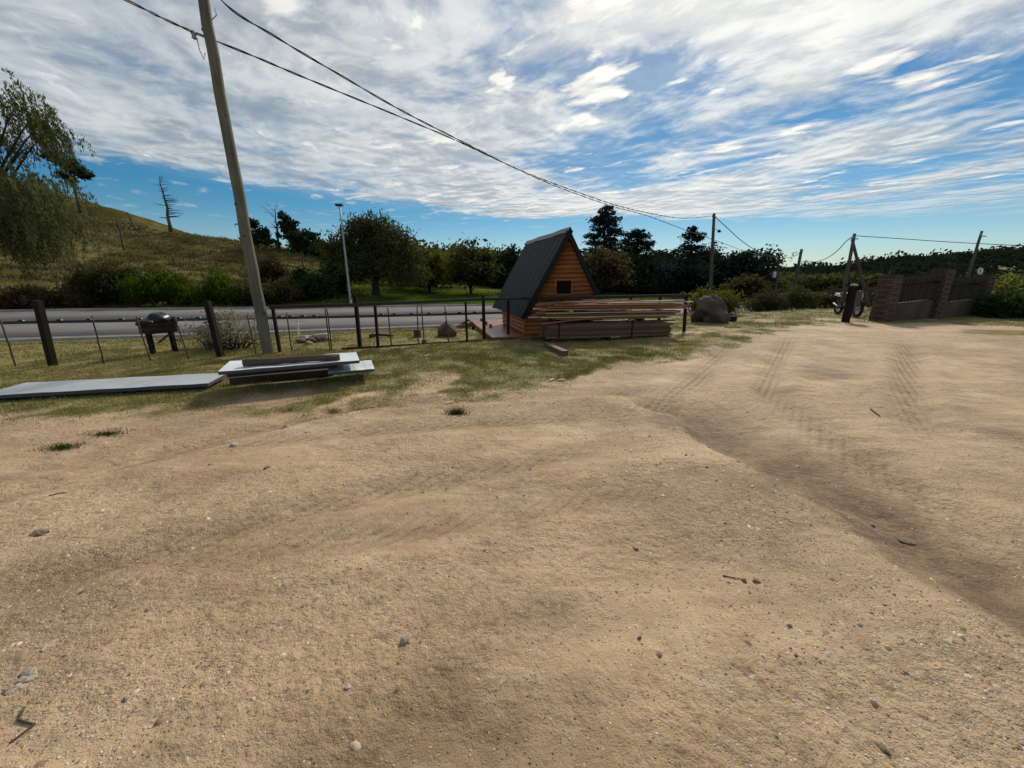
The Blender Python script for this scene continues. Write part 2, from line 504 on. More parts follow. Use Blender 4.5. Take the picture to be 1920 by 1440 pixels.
def link(name, me, parent=None):
    o = bpy.data.objects.new(name, me); COL.objects.link(o)
    if parent is not None:
        o.parent = parent
    return o
def tag(o, label=None, cat=None, group=None, kind=None):
    if label: o['label'] = label
    if cat: o['category'] = cat
    if group: o['group'] = group
    if kind: o['kind'] = kind
    return o
def root(name, loc, label, cat, group=None, rz=0.0):
    o = bpy.data.objects.new(name, None); COL.objects.link(o)
    o.empty_display_size = .1
    o.location = loc; o.rotation_euler = (0, 0, rz)
    return tag(o, label, cat, group)
def part(name, mb, mats, rt):
    """a part whose shape was collected in world space; its root is an unrotated empty or a mesh at the origin"""
    o = link(name, mb.mesh(name, mats), None)
    return adopt(o, rt)
def wm(o):
    """world matrix from the basis matrices (no parent inverses are used)"""
    m_ = o.matrix_basis.copy(); p = o.parent
    while p is not None:
        m_ = p.matrix_basis @ m_; p = p.parent
    return m_
def place(o, rt, mw):
    if rt is not None:
        o.parent = rt; o.matrix_basis = wm(rt).inverted() @ mw
    else: o.matrix_basis = mw
    return o
def adopt(o, rt):
    return place(o, rt, o.matrix_basis.copy())
def axes(origin, X, up=Vector((0, 0, 1))):
    X = Vector(X).normalized(); Y = up.cross(X)
    if Y.length < 1e-3: Y = Vector((0, 1, 0)).cross(X)
    Y.normalize(); Z = X.cross(Y)
    m_ = Matrix((X, Y, Z)).transposed().to_4x4(); m_.translation = Vector(origin)
    return m_
def plank(name, a, b, w, h, m_, rt=None, up=Vector((0, 0, 1)), warp=0.0, rng=random, chamfer=0.0):
    """a sawn board from a to b with its own axis along the grain"""
    a, b = Vector(a), Vector(b); L_ = (b - a).length
    me_b = MB()
    seg = 3 if warp else 1
    rows = []
    for i in range(seg + 1):
        x = -L_ / 2 + L_ * i / seg
        dz = warp * rng.uniform(-1, 1) if 0 < i < seg else 0; dy = warp * rng.uniform(-1, 1) if 0 < i < seg else 0
        k = len(me_b.v)
        me_b.v += [(x, -w / 2 + dy, -h / 2 + dz), (x, w / 2 + dy, -h / 2 + dz), (x, w / 2 + dy, h / 2 + dz), (x, -w / 2 + dy, h / 2 + dz)]
        rows.append([k, k + 1, k + 2, k + 3])
    for p_, q_ in zip(rows, rows[1:]):
        for i in range(4):
            j = (i + 1) % 4
            me_b.face([p_[i], q_[i], q_[j], p_[j]][::-1])
    me_b.face(rows[0][::-1][::-1]); me_b.face(rows[-1][::-1])
    o = link(name, me_b.mesh(name, m_))
    return place(o, rt, axes((a + b) / 2, b - a, up))
def pole(name, a, b, r0, r1, m_, rt=None, sides=8, knots=0.0, rng=random, seg=6):
    """a round pole from a to b, its own z axis along the grain"""
    a, b = Vector(a), Vector(b); L_ = (b - a).length
    mb_ = MB()
    pts, rad = [], []
    for i in range(seg + 1):
        t = i / seg
        pts.append((rng.uniform(-1, 1) * knots, rng.uniform(-1, 1) * knots, L_ * t)); rad.append((r0 + (r1 - r0) * t) * (1 + rng.uniform(-1, 1) * knots * 2))
    mb_.tube(pts, rad, sides)
    o = link(name, mb_.mesh(name, m_))
    d = (b - a).normalized()
    q = Vector((0, 0, 1)).rotation_difference(d).to_matrix().to_4x4(); q.translation = a
    return place(o, rt, q)

# ------------------------------------------------------------------ materials
def mat(name, fn, **kw):
    m_ = bpy.data.materials.new(name); m_.use_nodes = True
    b = NB(m_.node_tree)
    out = b.node('ShaderNodeOutputMaterial')
    pb = b.node('ShaderNodeBsdfPrincipled')
    b.nt.links.new(pb.outputs[0], out.inputs[0])
    fn(b, pb, **kw)
    return m_
def bump(b, pb, h, strength=.5, dist=.02):
    n = b.node('ShaderNodeBump', {'Height': h, 'Strength': strength, 'Distance': dist})
    b.put(pb.inputs['Normal'], n.outputs[0])
def pos(b): return b.node('ShaderNodeNewGeometry').outputs['Position']
def island(b): return b.node('ShaderNodeNewGeometry').outputs['Random Per Island']
def objrand(b): return b.node('ShaderNodeObjectInfo').outputs['Random']
def objco(b): return b.node('ShaderNodeTexCoord').outputs['Object']

def _plain(b, pb, col, rough=.6, metal=0.0, var=.15, scale=8, bmp=0.0, spec=.5):
    n = b.noise(pos(b), scale, 5, .6)
    k = b.add(b.lin(n, .3, .7, 1 - var, 1 + var), b.lin(objrand(b), 0, 1, -var * .5, var * .5))
    c = b.node('ShaderNodeVectorMath', {0: col, 3: k}, operation='SCALE').outputs[0]
    b.put(pb.inputs['Base Color'], c); pb.inputs['Roughness'].default_value = rough; pb.inputs['Metallic'].default_value = metal
    pb.inputs['Specular IOR Level'].default_value = spec
    if bmp: bump(b, pb, n, bmp, .02)
def plain(name, col, **k): return mat(name, _plain, col=col, **k)

def _wood(b, pb, a, c, rough=.75, axis=0, fine=60, var=.35, bmp=.35, spec=.3):
    """grain running along the object's own axis"""
    co = objco(b)
    sc = [fine, fine, fine]; sc[axis] = fine * .035
    r = objrand(b)
    off = b.node('ShaderNodeCombineXYZ', {'X': b.mul(r, 37), 'Y': b.mul(r, 91), 'Z': b.mul(r, 13)}).outputs[0]
    cc = b.node('ShaderNodeVectorMath', {0: co, 1: off}, operation='ADD').outputs[0]
    g = b.noise(b.mapping(cc, scale=tuple(sc)), 1, 5, .65, .4)
    w = b.noise(cc, 2.2, 3)
    f = b.m('ADD', b.mul(b.ss(g, .3, .72), .65), b.mul(b.ss(w, .3, .7), .35))
    col = b.mix(f, a, c)
    k = b.lin(r, 0, 1, 1 - var, 1 + var)
    col = b.node('ShaderNodeVectorMath', {0: col, 3: k}, operation='SCALE').outputs[0]
    b.put(pb.inputs['Base Color'], col); pb.inputs['Roughness'].default_value = rough
    pb.inputs['Specular IOR Level'].default_value = spec
    bump(b, pb, g, bmp, .004)
def wood(name, a, c, **k): return mat(name, _wood, a=a, c=c, **k)

def leafmat(name, dark, mid, light, scale=.9, trans=.3):
    m_ = bpy.data.materials.new(name); m_.use_nodes = True
    b = NB(m_.node_tree)
    out = b.node('ShaderNodeOutputMaterial')
    p = pos(b)
    n = b.noise(p, scale, 3, .6)
    r = island(b)
    f = b.m('ADD', b.mul(b.ss(n, .32, .68), .6), b.mul(r, .4))
    col = b.ramp(f, [(.05, dark), (.5, mid), (.95, light)])
    di = b.node('ShaderNodeBsdfDiffuse', {'Color': col})
    tcol = b.mix(.5, col, (light[0] * 1.3, light[1] * 1.4, light[2] * .8))
    tr = b.node('ShaderNodeBsdfTranslucent', {'Color': tcol})
    mx = b.node('ShaderNodeMixShader', {0: trans, 1: di.outputs[0], 2: tr.outputs[0]})
    b.nt.links.new(mx.outputs[0], out.inputs[0])
    return m_

M = {}
def _ground(b, pb):
    p = pos(b)
    g = b.attr('lawn'); hill = b.attr('hillside'); damp_and_vignette = b.attr('damp_and_vignette'); grav = b.attr('gravel'); trk = b.attr('track')
    n1 = b.noise(p, .7, 5, .6); n2 = b.noise(p, 3.5, 6, .62); n3 = b.noise(p, 22, 5, .65); n4 = b.noise(p, 130, 3, .6)
    # packed sandy dirt
    n0 = b.noise(b.mapping(p, (11, 4, 0)), .33, 4, .6)
    c = b.mix(b.ss(n1, .34, .66), (.335, .222, .122), (.510, .362, .218))
    c = b.mix(b.mul(b.ss(n0, .42, .62), .7), c, (.440, .312, .195))
    c = b.mix(b.mul(b.ss(n2, .42, .72), .55), c, (.250, .165, .088))
    c = b.mix(b.mul(b.ss(b.noise(b.mapping(p, (7, 3, 0)), 1.5, 6, .65), .55, .75), .5), c, (.55, .42, .275))
    # packed smooth patches, and faint streaks along the way the wheels run
    packed = b.ss(b.noise(b.mapping(p, (2, 9, 0), rot=(0, 0, R(-24)), scale=(.42, 1.0, 1)), .9, 4, .55), .45, .60)
    run = b.noise(b.mapping(p, rot=(0, 0, R(-24)), scale=(.14, 1.5, 1)), 4.5, 5, .6)
    c = b.mix(b.mul(b.ss(run, .54, .72), .30), c, (.215, .135, .066))
    c = b.mix(b.mul(b.ss(run, .36, .48, 1, 0), .30), c, (.52, .375, .22))
    c = b.mix(b.mul(b.ss(b.noise(b.mapping(p, (21, 5, 2)), .55, 6, .62), .50, .68), .55), c, (.215, .138, .072))
    rough_ = b.sub(1.0, b.mul(packed, .72))
    # grains: voronoi chips, light and dark
    v1 = b.node('ShaderNodeTexVoronoi', {'Vector': p, 'Scale': 62.0, 'Randomness': 1.0})
    v2 = b.node('ShaderNodeTexVoronoi', {'Vector': p, 'Scale': 150.0, 'Randomness': 1.0})
    r1 = b.node('ShaderNodeSeparateXYZ', {'Vector': v1.outputs['Color']}).outputs
    r2 = b.node('ShaderNodeSeparateXYZ', {'Vector': v2.outputs['Color']}).outputs
    chip1 = b.mul(b.m('LESS_THAN', v1.outputs['Distance'], .34), b.m('GREATER_THAN', r1[0], b.lin(grav, 0, 1, .90, .45)))
    chip2 = b.mul(b.m('LESS_THAN', v2.outputs['Distance'], .42), b.m('GREATER_THAN', r2[0], b.lin(grav, 0, 1, .72, .35)))
    stone = b.ramp(r1[1], [(0, (.09, .065, .05)), (.3, (.22, .16, .11)), (.6, (.45, .37, .28)), (1, (.68, .62, .53))])
    stone2 = b.ramp(r2[1], [(0, (.12, .08, .05)), (.4, (.27, .18, .11)), (.75, (.44, .34, .24)), (1, (.60, .53, .42))])
    c = b.mix(b.mul(chip2, .65, rough_), c, stone2)
    c = b.mix(b.mul(chip1, .8), c, stone)
    c = b.mix(b.mul(b.ss(n3, .48, .70), .45, rough_), c, (.185, .120, .064))
    n5 = b.noise(p, 9.0, 6, .68)
    c = b.mix(b.mul(b.ss(n5, .54, .68), .55, rough_), c, (.150, .100, .055))
    c = b.mix(b.mul(b.ss(n5, .32, .44, 1, 0), .35), c, (.46, .36, .24))
    c = b.mix(b.mul(b.ss(n4, .55, .75), .18), c, (.5, .39, .26))
    # the damp, fine earth washed into the rut, and vignette darkening painted in
    c = b.mix(b.mul(damp_and_vignette, b.lin(b.mix(.5, n2, n5), .36, .60, .55, 1.0)), c, b.mix(n5, (.090, .052, .026), (.150, .094, .050)))
    # lawn soil and thatch between the blades
    thatch = b.mix(b.ss(n3, .35, .65), (.165, .134, .052), (.275, .218, .105))
    thatch = b.mix(b.ss(n2, .4, .62), thatch, (.135, .130, .036))
    c = b.mix(b.ss(b.add(g, b.mul(b.sub(n3, .5), .7), b.mul(b.sub(n2, .5), .3)), .22, .62), c, thatch)
    # dry hillside grass
    h1 = b.noise(p, .12, 6, .6); h2 = b.noise(b.mapping(p, scale=(.5, 1, 1.6)), .9, 6, .65); h3 = b.noise(p, 4.5, 4, .7)
    dry = b.mix(b.ss(h2, .35, .66), (.092, .078, .031), (.180, .150, .062))
    dry = b.mix(b.ss(h1, .44, .60), dry, b.mix(b.ss(h3, .35, .65), (.048, .050, .015), (.092, .085, .029)))
    dry = b.mix(b.mul(b.ss(h3, .52, .7), .55), dry, (.034, .031, .014))
    lush = b.attr('lush')
    dry = b.mix(lush, dry, b.mix(b.ss(h2, .35, .65), (.045, .072, .011), (.100, .140, .024)))
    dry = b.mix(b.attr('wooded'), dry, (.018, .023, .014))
    c = b.mix(hill, c, dry)
    b.put(pb.inputs['Base Color'], c)
    pb.inputs['Roughness'].default_value = .82
    b.put(pb.inputs['Specular IOR Level'], b.mul(b.sub(1.0, b.m('MAXIMUM', hill, g)), .42))
    e1 = b.mul(chip1, b.sub(.40, v1.outputs['Distance']))
    e2 = b.mul(chip2, b.sub(.45, v2.outputs['Distance']))
    # tread pattern pressed into the tracks
    wv = b.node('ShaderNodeTexWave', {'Vector': b.mapping(p, rot=(0, 0, R(38))), 'Scale': 3.4, 'Distortion': 2.2, 'Detail': 3.0, 'Detail Scale': 3.0}, wave_type='BANDS', bands_direction='X').outputs['Fac']
    hgt = b.add(b.mul(e1, .020), b.mul(e2, .007), b.mul(n3, .027, rough_), b.mul(n5, .034, rough_), b.mul(n2, .028), b.mul(run, .010), b.mul(n4, .004), b.mul(wv, trk, .017))
    bump(b, pb, hgt, .9, 1.0)
M['ground'] = mat('ground', _ground)

def _asphalt(b, pb):
    p = pos(b)
    n = b.noise(p, .5, 5, .6); f = b.noise(p, 40, 3, .7)
    lanes = b.noise(b.mapping(p, rot=(0, 0, R(-15)), scale=(.04, 1.1, 1)), 1.0, 3)
    c = b.mix(b.ss(n, .3, .7), (.115, .110, .112), (.142, .136, .136))
    c = b.mix(b.mul(b.ss(lanes, .45, .7), .5), c, (.17, .163, .16))
    c = b.mix(b.mul(b.ss(f, .5, .75), .35), c, (.08, .076, .076))
    b.put(pb.inputs['Base Color'], c); pb.inputs['Roughness'].default_value = .85; pb.inputs['Specular IOR Level'].default_value = .2
    bump(b, pb, f, .3, .01)
M['asphalt'] = mat('asphalt', _asphalt)
M['concrete'] = plain('concrete', (.30, .285, .265), rough=.9, var=.25, scale=3)
M['dark_kerb'] = plain('dark_kerb', (.040, .036, .034), rough=.9, var=.4, scale=1.5)
M['white_paint'] = plain('white_paint', (.66, .66, .63), rough=.7, var=.15, scale=4)
M['road_paint'] = plain('road_paint', (.19, .186, .182), rough=.85, var=.4, scale=1.2)
M['black'] = plain('black', (.010, .010, .011), rough=.5, var=.2, spec=.15)
M['rubber'] = plain('rubber', (.018, .018, .018), rough=.8)
M['cable'] = plain('cable', (.012, .012, .013), rough=.6)
M['post_dark'] = wood('post_dark', (.007, .0055, .0045), (.020, .015, .012), axis=2, var=.25, spec=.15)
M['rail_dark'] = wood('rail_dark', (.026, .022, .019), (.058, .049, .042), axis=0, var=.15, spec=.15)
M['pole_wood'] = wood('pole_wood', (.078, .073, .053), (.165, .157, .115), axis=2, fine=26, var=.08, rough=.85)
M['far_pole'] = wood('far_pole', (.065, .052, .040), (.125, .10, .078), axis=2, var=.2, spec=.15)
M['rod'] = plain('rod', (.065, .042, .030), rough=.8, var=.3, scale=20)
M['galv'] = plain('galv', (.30, .31, .32), rough=.55, metal=.3, var=.12, scale=5)
M['grey_steel'] = plain('grey_steel', (.22, .23, .24), rough=.5, metal=.3, var=.1)
M['roof'] = plain('roof', (.0070, .0085, .0115), rough=.65, var=.2, scale=2, spec=.2)
M['ridge'] = plain('ridge', (.105, .105, .105), rough=.45, metal=.5, var=.2)
M['siding'] = wood('siding', (.180, .055, .012), (.330, .112, .026), axis=0, fine=30, rough=.45, var=.16, bmp=.25, spec=.4)
M['deck'] = wood('deck', (.22, .082, .040), (.34, .145, .078), axis=1, fine=30, rough=.33, var=.12, spec=.55)
M['deck_edge'] = wood('deck_edge', (.10, .055, .028), (.20, .115, .060), axis=0, fine=30, var=.2)
M['glass'] = plain('glass', (.007, .004, .003), rough=.3, var=.1, spec=.06)
M['plank_red'] = wood('plank_red', (.19, .080, .038), (.36, .165, .085), axis=0, fine=40, var=.30)
M['plank_pale'] = wood('plank_pale', (.42, .30, .19), (.60, .46, .32), axis=0, fine=40, var=.15)
M['plank_grey'] = wood('plank_grey', (.090, .054, .034), (.175, .108, .068), axis=0, fine=40, var=.28)
M['beam_dark'] = wood('beam_dark', (.030, .021, .016), (.085, .060, .044), axis=0, fine=30, var=.25)
def _panel(b, pb, k=1.0):
    p = objco(b)
    n = b.noise(p, 1.2, 5, .6); s = b.noise(b.mapping(p, scale=(.6, 9, 1)), 2.0, 5, .7); d = b.noise(b.mapping(p, (3, 1, 0)), 3.0, 6, .7)
    c = b.mix(b.ss(n, .3, .7), (.52, .57, .62), (.68, .72, .75))
    c = b.mix(b.mul(b.ss(s, .5, .75), .45), c, (.27, .29, .31))
    c = b.mix(b.mul(b.ss(b.noise(p, 5.0, 7, .7), .50, .72), .5), c, (.33, .28, .21))
    c = b.mix(b.ss(d, .66, .74), c, (.10, .10, .10))
    c = b.node('ShaderNodeVectorMath', {0: c, 3: k}, operation='SCALE').outputs[0]
    b.put(pb.inputs['Base Color'], c); pb.inputs['Roughness'].default_value = .42
M['panel'] = mat('panel', _panel)
M['panel_grey'] = mat('panel_grey', _panel, k=.62)
M['panel_core'] = plain('panel_core', (.045, .06, .075), rough=.7)
M['brick'] = plain('brick', (.098, .058, .046), rough=.9, var=.35, scale=9, bmp=.3)
M['mortar'] = plain('mortar', (.046, .036, .030), rough=.95, var=.2, scale=6)
M['render'] = plain('render', (.075, .056, .042), rough=.95, var=.35, scale=1.6, bmp=.4)
M['wall_board'] = wood('wall_board', (.034, .027, .024), (.075, .060, .054), axis=2, fine=22, var=.28)
def _rock(b, pb, a=(.042, .029, .021), c=(.118, .082, .058)):
    p = objco(b)
    n = b.noise(p, 2.4, 8, .68); s = b.noise(p, 14, 5, .7); v = b.vor(p, 5.0, feature='DISTANCE_TO_EDGE')
    col = b.mix(b.ss(n, .33, .66), a, c)
    col = b.mix(b.mul(b.ss(s, .5, .7), .5), col, (.055, .048, .042))
    b.put(pb.inputs['Base Color'], col); pb.inputs['Roughness'].default_value = .9
    bump(b, pb, b.add(b.mul(n, .09), b.mul(s, .02), b.mul(b.ss(v, 0, .1), .012)), .9, 1.0)
M['rock'] = mat('rock', _rock)
M['dusty_rock'] = mat('dusty_rock', _rock, a=(.120, .085, .056), c=(.260, .190, .130))
M['pale_rock'] = mat('pale_rock', _rock, a=(.30, .245, .175), c=(.52, .44, .34))
def _pebble(b, pb):
    c = b.ramp(island(b), [(0, (.10, .07, .05)), (.3, (.24, .165, .105)), (.65, (.38, .28, .185)), (.9, (.50, .42, .32)), (1, (.64, .58, .48))])
    b.put(pb.inputs['Base Color'], c); pb.inputs['Roughness'].default_value = .85
M['pebble'] = mat('pebble', _pebble)
M['bark'] = wood('bark', (.030, .024, .018), (.085, .070, .052), axis=2, fine=14, rough=.95, bmp=.8)
M['dead_bark'] = wood('dead_bark', (.045, .038, .032), (.11, .096, .082), axis=2, fine=14, rough=.95)
def _blade(b, pb):
    p = pos(b); r = island(b)
    n = b.noise(p, .9, 4, .6); n2 = b.noise(p, 3.4, 3)
    f = b.m('ADD', b.mul(b.ss(b.mix(.5, n, n2), .38, .62), .55), b.mul(r, .45))
    c = b.ramp(f, [(0, (.370, .305, .145)), (.45, (.290, .250, .100)), (.8, (.205, .205, .056)), (1, (.190, .225, .046))])
    b.put(pb.inputs['Base Color'], c); pb.inputs['Roughness'].default_value = .8; pb.inputs['Specular IOR Level'].default_value = .05
M['blade'] = mat('blade', _blade)
def _dryblade(b, pb):
    p = pos(b); r = island(b)
    n = b.noise(p, .35, 4, .6)
    f = b.m('ADD', b.mul(b.ss(n, .35, .65), .6), b.mul(r, .4))
    c = b.ramp(f, [(0, (.038, .034, .015)), (.4, (.100, .082, .034)), (.7, (.170, .138, .058)), (1, (.080, .088, .027))])
    b.put(pb.inputs['Base Color'], c); pb.inputs['Roughness'].default_value = 1; pb.inputs['Specular IOR Level'].default_value = 0
M['dryblade'] = mat('dryblade', _dryblade)
M['tuft_blade'] = leafmat('tuft_blade', (.022, .034, .008), (.045, .062, .014), (.085, .105, .03), 6, .25)
M['lush_blade'] = leafmat('lush_blade', (.045, .075, .012), (.085, .125, .02), (.14, .19, .035), .4, .35)

L = {
    'olive':  leafmat('leaf_olive', (.018, .023, .010), (.050, .056, .023), (.105, .110, .048), .35),
    'dark':   leafmat('leaf_dark', (.010, .016, .010), (.024, .037, .020), (.050, .066, .034), .4, .2),
    'blue':   leafmat('leaf_bluish', (.008, .016, .015), (.018, .034, .030), (.038, .060, .050), .45, .15),
    'yellow': leafmat('leaf_yellow_green', (.036, .043, .010), (.085, .092, .020), (.155, .155, .036), .35),
    'bright': leafmat('leaf_bright', (.011, .019, .004), (.034, .052, .007), (.105, .138, .016), .30, .35),
    'green':  leafmat('leaf_green', (.012, .026, .008), (.030, .055, .016), (.060, .100, .032), .5),
    'brown':  leafmat('leaf_brownish', (.028, .023, .013), (.062, .047, .027), (.105, .080, .047), .5),
    'pepper': leafmat('leaf_pepper', (.032, .038, .018), (.078, .086, .040), (.150, .158, .080), .4, .35),
    'silver': leafmat('leaf_silver', (.040, .042, .030), (.11, .112, .082), (.30, .30, .25), 1.2, .3),
    'hedge':  leafmat('leaf_hedge', (.020, .020, .012), (.045, .042, .025), (.075, .068, .042), .6),
    'hedge_bright': leafmat('leaf_hedge_bright', (.026, .036, .008), (.085, .105, .022), (.20, .215, .06), 1.2, .4),
}

# ================================================================== THE SETTING
def build_ground():
    def axis(lo, hi, c0, a, n):
        u0, u1 = math.asinh((lo - c0) / a), math.asinh((hi - c0) / a)
        return c0 + a * np.sinh(np.linspace(u0, u1, n))
    xs = axis(-420, 620, 0, 3.2, 720); ys = axis(-120, 900, 2.6, 3.0, 660)
    X, Y = np.meshgrid(xs, ys)
    x, y = X.ravel(), Y.ravel()
    z = height(x, y)
    nx, ny = len(xs), len(ys)
    i = np.arange(nx - 1)[None, :] + nx * np.arange(ny - 1)[:, None]
    F = np.stack([i, i + 1, i + 1 + nx, i + nx], -1).reshape(-1, 4)
    over = y - yF(x)
    hillside = sstep(over, .1, 1.2)
    o = rut_offset(x, y) + rut_wobble(x, y)
    span = sstep(y, -6, -4) * (1 - sstep(y, 4.4, 5.4))
    wob = fbm(x * 1.6, y * 1.6, 4, 61)
    damp_and_vignette = 1.15 * span * sstep(o, -.10, .06) * np.exp(-(np.clip(o - .28, 0, 9) / .58) ** 2) * (.75 + 1.1 * (wob - .35))
    damp_and_vignette = np.maximum(damp_and_vignette, .55 * sstep(fbm(x * .75 + 3, y * 1.1, 4, 66), .56, .74) * (1 - sstep(y, 7, 9)))
    damp_and_vignette = np.maximum(damp_and_vignette, .35 * track_mask(x, y)[0])
    for (px, py, sx, sy, am) in ((850, 1260, .26, .12, .55), (980, 1150, .30, .12, .45), (1690, 1000, .30, .30, .7), (1860, 1060, .30, .4, .7), (580, 1370, .22, .08, .4), (1300, 1420, .3, .08, .4), (1250, 790, .25, .5, .6), (960, 890, .3, .2, .4)):  # spots low in the view paint in vignette darkening; the others are moist earth
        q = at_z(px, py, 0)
        damp_and_vignette = np.maximum(damp_and_vignette, am * np.exp(-(((x - q.x) / sx) ** 2 + ((y - q.y) / sy) ** 2)) * (.4 + 1.2 * wob))
    grav = .12 + .88 * span * sstep(-o, -.05, .15) * np.exp(-np.clip(-o - .5, 0, 9) / .7) * (1 - .6 * sstep(y, 2.2, 4.4))
    grav = np.maximum(grav, .85 * sstep(fbm(x * .6, y * .6 + 9, 4, 71), .52, .7))
    e = np.interp(x, EDGE_X, EDGE_Y)
    grav = np.maximum(grav, .8 * np.exp(-((y - e + .5) / .5) ** 2) * sstep(-x, 1.5, 3))
    trk = track_mask(x, y)[0]
    lush = sstep(x, -24, -18) * (1 - sstep(x, 14, 22)) * sstep(over, .5, 2) * (1 - sstep(y, 44, 60)) * (.45 + .55 * sstep(fbm(x * .2, y * .2, 3, 77), .35, .6))
    lw = lawn(x, y)
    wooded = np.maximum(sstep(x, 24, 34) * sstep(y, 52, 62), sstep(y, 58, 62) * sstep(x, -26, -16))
    me = np_mesh('ground', np.stack([x, y, z], 1), F, [M['ground']], True,
                 {'lawn': lw, 'hillside': hillside, 'damp_and_vignette': np.clip(damp_and_vignette, 0, 1), 'gravel': np.clip(grav, 0, 1), 'track': trk, 'lush': lush, 'wooded': wooded})
    tag(link('ground', me), kind='structure')
build_ground()

def strip(name, x0, x1, fa, fb, za, zb, m_, step=.75, thick=.12, parent=None, flat=False):
    """a paved strip between two curves, with thickness"""
    n = max(2, int((x1 - x0) / step) + 1)
    xs = np.linspace(x0, x1, n)
    ya, yb = fa(xs), fb(xs)
    V = []
    for X_, A, B in zip(xs, ya, yb):
        V += [(X_, A, za), (X_, B, zb), (X_, A, za - thick), (X_, B, zb - thick)]
    F = []
    for k in range(n - 1):
        o = 4 * k; p_ = o + 4
        F += [(o, p_, p_ + 1, o + 1), (o + 2, p_ + 2, p_, o), (o + 1, p_ + 1, p_ + 3, o + 3)]
    F += [(0, 1, 3, 2), (4 * n - 4, 4 * n - 2, 4 * n - 1, 4 * n - 3)]
    o = link(name, np_mesh(name, V, F, [m_]), parent)
    return o
road = tag(strip('road', -110, 250, lambda x: yN(x), lambda x: yM(x) - .23, ROAD_Z, ROAD_Z, M['asphalt']), kind='structure')
road2 = tag(strip('road', -110, 250, lambda x: yM(x) + .23, lambda x: yF(x), ROAD_Z + .03, ROAD_Z + .06, M['asphalt']), kind='structure')
strip('edge_line', -80, 120, lambda x: yN(x) + .35, lambda x: yN(x) + .50, ROAD_Z + .004, ROAD_Z + .004, M['road_paint'], thick=.003, parent=road)
strip('edge_line', -80, 120, lambda x: yM(x) - .95, lambda x: yM(x) - .80, ROAD_Z + .004, ROAD_Z + .004, M['road_paint'], thick=.003, parent=road)
for i in range(14):
    xa = -52 + i * 6.3
    mid = lambda x: (yN(x) + yM(x)) / 2
    strip('lane_dash', xa, xa + 2.8, lambda x: mid(x) - .06, lambda x: mid(x) + .06, ROAD_Z + .004, ROAD_Z + .004, M['road_paint'], thick=.003, parent=road)
strip('edge_line', -80, 120, lambda x: yF(x) - .5, lambda x: yF(x) - .36, ROAD_Z + .0625, ROAD_Z + .0635, M['road_paint'], thick=.003, parent=road2)
med = tag(strip('median_kerb', -110, 250, lambda x: yM(x) - .22, lambda x: yM(x) + .22, ROAD_Z + .12, ROAD_Z + .12, M['dark_kerb'], thick=.3), kind='structure')
kerb = tag(strip('roadside_kerb', -110, 250, lambda x: yF(x) + .01, lambda x: yF(x) + .24, ROAD_Z + .17, ROAD_Z + .17, M['concrete'], thick=.3), kind='structure')
gut = tag(strip('roadside_kerb', -110, 250, lambda x: yN(x) - .22, lambda x: yN(x) - .01, ROAD_Z + .03, ROAD_Z + .03, M['concrete'], thick=.3), kind='structure')

# reflector studs on the median kerb
stud_px = [40, 112, 168, 228, 262, 335, 372, 436, 525, 545, 568, 590, 715, 740, 772, 805, 836, 862, 890]
stud_src = None
for k, px in enumerate(stud_px):
    d = ray(px, 603 - px * .016); 
    t = 10.0
    for _ in range(30):
        X_ = d.x * t; t = (float(yM(X_)) - .1) / d.y
    X_ = d.x * t
    if stud_src is None:
        mb = MB(); mb.hexa([(-.13, -.06, 0), (.13, -.06, 0), (.13, .06, 0), (-.13, .06, 0), (-.09, -.03, .06), (.09, -.03, .06), (.09, .03, .06), (-.09, .03, .06)])
        o = root('reflector_stud', (0, 0, 0), '', 'road stud', 'reflector studs along the median kerb')
        b1 = mb.build('block', M['black'], o)
        mb = MB(); mb.box((.112, -.03, .032), (.05, .06, .045)); b2 = mb.build('reflector', M['white_paint'], o)
        stud_src = (o, [b1, b2])
    else:
        o = stud_src[0].copy(); COL.objects.link(o)
        for c_ in stud_src[1]:
            c2 = c_.copy(); COL.objects.link(c2); c2.parent = o
    o.location = (X_, float(yM(X_)) - .1, ROAD_Z + .118)
    o.rotation_euler = (0, 0, .2)
    o['label'] = ('leftmost', 'second', 'third', 'fourth', 'fifth', 'sixth', 'seventh', 'eighth', 'ninth', 'tenth', 'eleventh', 'twelfth', 'thirteenth', 'fourteenth', 'fifteenth', 'sixteenth', 'seventeenth', 'eighteenth', 'rightmost')[k] + (' in the row of small dark studs on the median kerb' if k in (0, 18) else ' from the left in the row of studs on the median kerb')

# ------------------------------------------------------------------ grass and gravel (nobody could count them)
def blades(name, pts, hgt, wid, m_, label, cat, lean=.5, rng=RNG, two=False):
    n = len(pts)
    a = rng.uniform(0, 2 * math.pi, n); h = hgt * rng.uniform(.45, 1.25, n); w = wid * rng.uniform(.6, 1.3, n)
    la = rng.uniform(0, 2 * math.pi, n); le = rng.uniform(.1, lean, n) * h
    dx, dy = np.cos(a) * w / 2, np.sin(a) * w / 2
    V = np.empty((n, 3, 3))
    V[:, 0] = pts + np.stack([-dx, -dy, np.full(n, -.006)], 1)
    V[:, 1] = pts + np.stack([dx, dy, np.full(n, -.006)], 1)
    V[:, 2] = pts + np.stack([np.cos(la) * le, np.sin(la) * le, h], 1)
    F = np.arange(3 * n).reshape(n, 3)
    o = link(name, np_mesh(name, V.reshape(-1, 3), F, [m_]))
    return tag(o, label, cat, kind='stuff')
